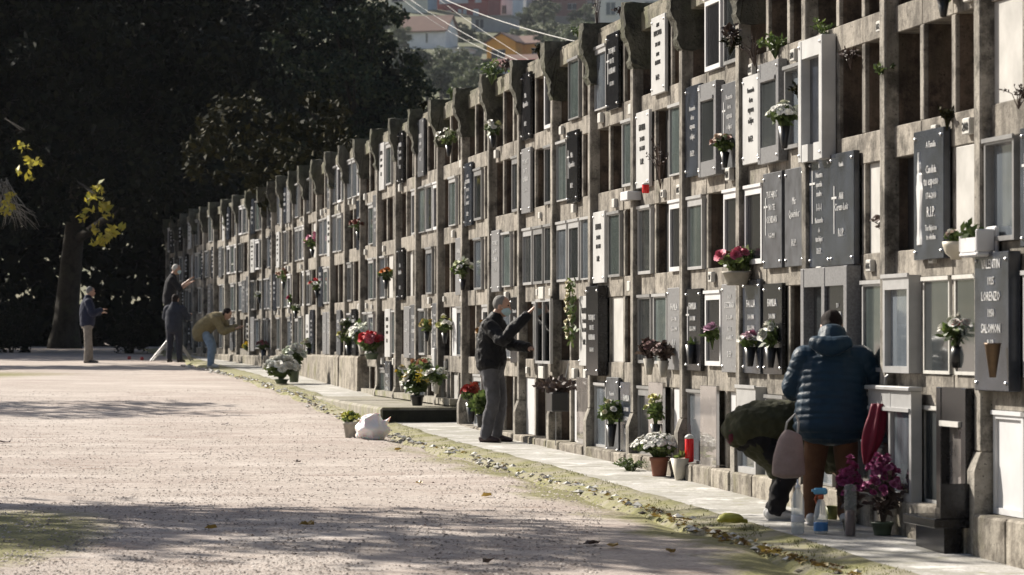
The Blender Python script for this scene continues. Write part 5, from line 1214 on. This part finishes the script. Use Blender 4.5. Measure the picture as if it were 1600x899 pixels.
# smaller ones up on the wall, each with its own look
for x, y, lb, cs, sp_w, upw, n in (
    (701, 240, 'white flowers hanging on the top row by the mossy bracket', [WHT], .15, .20, 12), (770, 226, 'small white bunch low in a black top row niche', [WHT, (.5, .5, .3)], .10, .17, 9),
    (723, 450, 'pale green and white flowers in a black niche left of the pillar', [(.55, .58, .38), WHT], .14, .26, 14), (667, 530, 'yellow chrysanthemums in a tall thin vase', [(.6, .45, .12), (.5, .42, .2)], .15, .14, 12),
    (695, 533, 'pale yellow and green sprays right of the yellow chrysanthemums', [(.55, .55, .25), WHT], .12, .20, 8), (603, 448, 'orange roses on the third row', [ORA, (.5, .3, .1)], .14, .15, 10),
    (495, 462, 'red and white flowers on a black slab far along the wall', [RED_, WHT], .17, .18, 9), (443, 448, 'faded brown and orange flowers on a pillar', [(.32, .17, .11), (.25, .15, .1)], .18, .24, 14),
    (488, 398, 'pink flowers hanging on the fourth row', [(.58, .26, .36)], .13, .28, 12), (374, 430, 'white flowers far along on the fourth row', [WHT, (.5, .5, .4)], .18, .24, 12),
    (368, 497, 'round white bunch at the far end of the second row', [WHT], .18, .18, 12), (560, 372, 'dark red dried flowers on the fourth row', [(.22, .06, .04), (.2, .12, .08)], .14, .22, 12),
    (455, 480, 'single crimson flower on a thin stem', [(.45, .06, .16)], .08, .12, 3), (462, 494, 'two white roses just under the crimson flower', [WHT], .10, .10, 4), (482, 552, 'pale cream flowers on the second row', [(.5, .46, .38), WHT], .13, .16, 9),
    (405, 470, 'small white pair above a white plate', [WHT], .10, .08, 4), (1475, 22, 'tuft of tiny white flowers growing on the mossy beam', [WHT, (.4, .42, .3)], .12, .10, 16), (543, 520, 'white blooms on the base near the pillar', [WHT, (.5, .5, .45)], .1, .1, 5),
    (757, 552, 'orange and brown dried bunch behind the shoulder of the man', [(.35, .2, .06), (.2, .12, .06)], .09, .26, 10)):
    bouquet('wall_flowers', lb, wp(x, y + 4, .08), 'cone', 'black_pot', .045, .14, sp_w, upw, cs, n, .055, nl=14, leafsize=.08, joined=True)
# weeds on the beams and pillars
def weed(label, p, spread, h, lm, n, seed, size=.06):
    st, _ = sprigs(n, spread, 0.0, h, size, random.Random(seed)); o = st.build('weed', M[lm], None, loc=p); tag(o, label, 'weed')
weed('reddish wild creeper on the bracket of a tall pillar', wp(1143, 62, .2), .10, .14, 'leaf_dry', 9, 1)
weed('yellow green fern tuft under the same bracket as the creeper', wp(1141, 75, .16), .10, .12, 'leaf_olive', 18, 2)
weed('bare straw twigs arching over a mossy beam', wp(1180, 92, .06), .22, .24, 'leaf_dry', 12, 3, .02)
weed('grass tuft on the top beam near the right edge', wp(1212, 80, .02), .18, .14, 'leaf_plant', 20, 4, .05)
weed('dry grass hanging in the second bay top niche', wp(1290, 60, .02), .12, .20, 'leaf_plant', 10, 5, .04)
weed('dark bushy weed by the white panel', wp(1592, 155, .05), .14, .10, 'leaf_dry', 9, 6, .035)
weed('bright green sprig on the capital near the hill view', wp(768, 125, .1), .2, .3, 'leaf_plant', 16, 7)
weed('grass tuft beside the terracotta daisy pot', gp(985, 735, zw), .2, .13, 'leaf_plant', 40, 8, .03)
weed('mossy weeds on a far capital', wp(545, 233, .15), .25, .25, 'leaf_olive', 16, 9)
weed('thin twig growing on the roof edge near the pole', wp(933, 45, .0), .06, .55, 'leaf_dry', 5, 10, .03)
weed('dark twigs filling a black niche on the fourth row', wp(1032, 285, .02), .16, .55, 'leaf_dry', 16, 13, .03)
for i_, (x, y, lb) in enumerate(((662, 168, 'mossy tuft on the capital below the bluish tree'), (705, 150, 'fern tuft on the capital under the far shrubs'), (790, 106, 'small fern on the capital beneath the long shed'), (843, 84, 'dry moss tuft on the capital beneath the orange house'), (905, 55, 'moss cushion on the capital where the thick cable ends'), (972, 24, 'moss cushion on the square capital right of the pole'), (1250, 150, 'hanging weed on the third pillar from the right edge'), (1386, 120, 'thin grass on the second pillar from the right edge'), (1330, 96, 'small fern on the mossy beam of the second bay'), (1480, 190, 'little weed under the empty niches at the right'))):
    weed(lb, wp(x, y, .12 if i_ < 6 else .04), .10, .10, ('leaf_olive', 'leaf_plant', 'leaf_dry')[i_ % 3], 16, 20 + i_, .045)
# pot and bag on the path
bouquet('yellow_flower_pot', 'small pot of yellow flowers wrapped in brown paper on the path', gp(548, 684), 'pot', 'grey_pot', .09, .19, .11, .10, [(.6, .58, .14), (.5, .52, .12)], 22, .035, nl=22, joined=True)
p = gp(583, 686)
t = empty('plastic_bag', p, 0, 'full white plastic bag standing on the path edge', 'bag')
mb = MB(); limb(mb, [(-.02, 0, .05, .17, .12), (-.01, 0, .11, .19, .14), (.0, 0, .17, .175, .13), (.03, 0, .23, .13, .10), (.05, 0, .27, .07, .06)], (1, 0, 0), 24)
limb(mb, [(-.06, -.03, .20, .05, .03), (-.02, -.02, .27, .03, .012), (.03, -.01, .31, .03, .008), (.08, 0, .295, .025, .008)], (0, 1, 0), 10)
limb(mb, [(.10, 0, .17, .06, .05), (.165, .01, .22, .04, .02), (.195, 0, .25, .03, .008), (.205, 0, .265, .012, .006)], (0, 1, 0), 12)
limb(mb, [(-.14, .02, .05, .06, .05), (-.19, .0, .035, .03, .03)], (0, 1, 0), 10)
m, nt_, pr, po, gg = base('white_plastic_film'); pr.inputs['Base Color'].default_value = (.80, .79, .80, 1); pr.inputs['Roughness'].default_value = .35; pr.inputs['Subsurface Weight'].default_value = .4
bump(nt_, pr, noi(nt_, po, 9, 3, .6), .6, .03)
remesh('bag_body', mb, .007, m, t, 3, .07, TEXV)
# stones and leaves along the gutter
def stones(name, pts, r0, r1, m):
    V = []; 
    mb = MB()
    for p_ in pts:
        r = rng.uniform(r0, r1); q = Vector(p_)
        ax = [Vector((rng.uniform(.7, 1.3), 0, 0)), Vector((0, rng.uniform(.7, 1.3), 0)), Vector((0, 0, rng.uniform(.35, .6)))]
        rot = Matrix.Rotation(rng.uniform(0, 6.3), 3, 'Z')
        vs = [q + rot @ (a * s_ * r) for a in ax for s_ in (-1, 1)]
        mb.add(vs, [(0, 2, 4), (2, 1, 4), (1, 3, 4), (3, 0, 4), (2, 0, 5), (1, 2, 5), (3, 1, 5), (0, 3, 5)])
    o = mb.build(name, m); tag(o, kind='stuff'); return o
def gut(s, do): 
    q = wpt(s, 1.22 + do + .05 * math.sin(s * .8) + (.4 * max(0, s - 36) / 20), 0); q.z = g(q.y) + .02; return q
pts = [gut(-2 + 52 * i / 900 + rng.uniform(-.1, .1), rng.gauss(0, .075)) for i in range(900) if mnoise.noise((i * .05, 0, 0)) > -.25]
stones('kerb_stones', pts[0::3], .015, .055, plain('pale_stones', (.50, .49, .46), .8, var=.35, scale=7))
stones('kerb_pebbles', pts[1::2], .012, .035, plain('dark_stones', (.10, .085, .07), .8, var=.5, scale=7))
gn_ = 46000
Yg = 18.3 + 34 * nr.rand(gn_) ** 1.7; Xg = (-.172 + .2 * nr.rand(gn_)) * Yg
ok = Xg < C0 + KX * Yg - 1.3; Xg, Yg = Xg[ok], Yg[ok]; gn_ = len(Xg)
Zg = np.array([gz(a_, b_) for a_, b_ in zip(Xg, Yg)])
rg = .0045 + .010 * nr.rand(gn_) ** 2.2
ang = nr.rand(gn_) * 6.28; ca, sa = np.cos(ang), np.sin(ang); ex, ey, ez = rg * (.8 + .6 * nr.rand(gn_)), rg * (.7 + .4 * nr.rand(gn_)), rg * (.45 + .4 * nr.rand(gn_))
P_ = np.stack([Xg, Yg, Zg + ez * .25], 1)[:, None, :] + np.stack([np.stack([ex * ca, ex * sa, 0 * ex], 1), np.stack([-ex * ca, -ex * sa, 0 * ex], 1), np.stack([-ey * sa, ey * ca, 0 * ex], 1), np.stack([ey * sa, -ey * ca, 0 * ex], 1), np.stack([.2 * ex * ca, .2 * ex * sa, ez], 1)], 1)
T_ = np.array([(0, 2, 4), (2, 1, 4), (1, 3, 4), (3, 0, 4)], np.int32)
L_ = (T_[None] + 5 * np.arange(gn_, dtype=np.int32)[:, None, None]).reshape(-1)
me = bpy.data.meshes.new('gravel'); me.vertices.add(gn_ * 5); me.vertices.foreach_set('co', P_.reshape(-1).astype(np.float32))
me.loops.add(len(L_)); me.loops.foreach_set('vertex_index', L_); me.polygons.add(len(L_) // 3); me.polygons.foreach_set('loop_start', np.arange(0, len(L_), 3, dtype=np.int32)); me.update(calc_edges=True)
me.materials.append(leafmat('gravel_grains', (.13, .105, .09), (.43, .375, .335), (.66, .60, .55), 0, .9, .2)); tag(link('gravel', me), kind='stuff')
nb_ = 9000
bl = []
for _ in range(nb_):
    s_ = -3 + 42 * rng.random() ** 1.6; o_ = .84 + .5 * rng.random()
    if mnoise.noise((s_ * 1.7, o_ * 4, 8)) < -.05: continue
    q = wpt(s_, o_, 0); y = q.y
    z = float(np.interp(o_, [.80, .86, .97, 1.1, 1.25, 1.36], [zw(y) - .05, zw(y) + .006, zw(y) - .01, .5 * (zw(y) + g(y)), g(y) + .015, g(y) - .06])) - .004
    h = rng.uniform(.008, .022); a = rng.uniform(0, 6.28); wv = Vector((math.cos(a), math.sin(a), 0)) * .004; ln = Vector((rng.gauss(0, .5), rng.gauss(0, .5), 1)) * h; b0 = Vector((q.x, q.y, z))
    bl.append([tuple(b0 - wv), tuple(b0 + wv), tuple(b0 + ln + wv * .2), tuple(b0 + ln - wv * .2)])
M['grass'] = leafmat('short_grass', (.07, .08, .02), (.17, .18, .05), (.27, .26, .09), .3, .7, .2)
tag(link('grass', quads_mesh('grass', np.array(bl), M['grass'])), kind='stuff')
def leaf_litter(name, pts, size, m):
    mb = MB()
    for q in pts:
        a = rng.uniform(0, 6.3); d = Vector((math.cos(a), math.sin(a), rng.uniform(-.1, .4))); s_ = Vector((-d.y, d.x, rng.uniform(-.3, .5))); L = size * rng.uniform(.6, 1.2); u = Vector((0, 0, L * .25)); q = Vector(q)
        mb.add([q - d * L * .5 + u * .4, q + s_ * L * .32 + u, q + d * L * .5 + u * .2, q - s_ * L * .32 + u, q], [(0, 4, 1), (1, 4, 2), (2, 4, 3), (3, 4, 0)])
    o = mb.build(name, m); tag(o, kind='stuff'); return o
M['litter'] = leafmat('fallen_leaves', (.12, .065, .025), (.36, .24, .06), (.46, .36, .10), .2)
leaf_litter('leaf_litter', [gut(rng.triangular(-2, 7, 0), rng.gauss(.0, .05)) for _ in range(230)] + [gut(rng.uniform(5, 40), rng.gauss(0, .06)) for _ in range(80)], .06, M['litter'])
leaf_litter('leaf_crumbs', [(X, Y, gz(X, Y) + .004) for X, Y in [(rng.uniform(-3.2, 1.2), rng.uniform(19, 40)) for _ in range(150)] if X < C0 + KX * Y - 1.3], .03, M['leaf_dry'])
LF = [(924, 856, 'dark curled leaf clump near the gutter', 'leaf_dry', .11), (957, 860, 'yellow leaf right next to the dark clump', 'litter', .12), (763, 881, 'dark leaf at the bottom middle of the path', 'leaf_dry', .10), (760, 777, 'single orange yellow leaf in the sunlit middle of the path', 'litter', .10),
      (480, 826, 'yellow brown leaf left of the bottom middle', 'litter', .10), (466, 725, 'small dark leaf on the sunlit gravel', 'leaf_dry', .09), (352, 665, 'dark twig scrap on the far sunlit gravel', 'leaf_dry', .12), (622, 703, 'ochre leaf close to the white bag', 'litter', .11),
      (656, 757, 'pale yellow leaf halfway up the path', 'litter', .09), (6, 695, 'brown clump at the left edge of the path', 'leaf_dry', .16), (330, 827, 'greenish leaf on the shaded gravel', 'litter', .09), (1048, 869, 'brown leaf beside the mossy band', 'litter', .09)]
for x, y, lb, m_, s_ in LF:
    q = gp(x, y); q.z = gz(q.x, q.y) + .012; mb = MB(); a = rng.uniform(0, 6.3)
    n = 9; rim = [Vector((math.cos(2 * math.pi * k / n) * s_ * .55, math.sin(2 * math.pi * k / n) * s_ * .36 * rng.uniform(.75, 1.2), rng.uniform(.0, .035))) for k in range(n)]
    mb.add([Vector((0, 0, .0))] + rim + [v + Vector((0, 0, -.004)) for v in rim], [(0, k + 1, (k + 1) % n + 1) for k in range(n)] + [(k + 1, k + 1 + n, (k + 1) % n + 1 + n, (k + 1) % n + 1) for k in range(n)])
    o = mb.build('fallen_leaf', M[m_], None, loc=q, rz=a); tag(o, lb, 'leaf')
for x, y, lb in ((222, 563, 'small red object on the far path edge'), (202, 562, 'small dark red object left of the red one')):
    mb = MB(); mb.lathe((0, 0, 0), [(.04, 0), (.045, .01), (.04, .07), (.02, .08)], 10); o = mb.build('candle_cup', plain('red_plastic', (.35, .03, .03), .5), None, True, loc=gp(x, y)); tag(o, lb, 'candle')
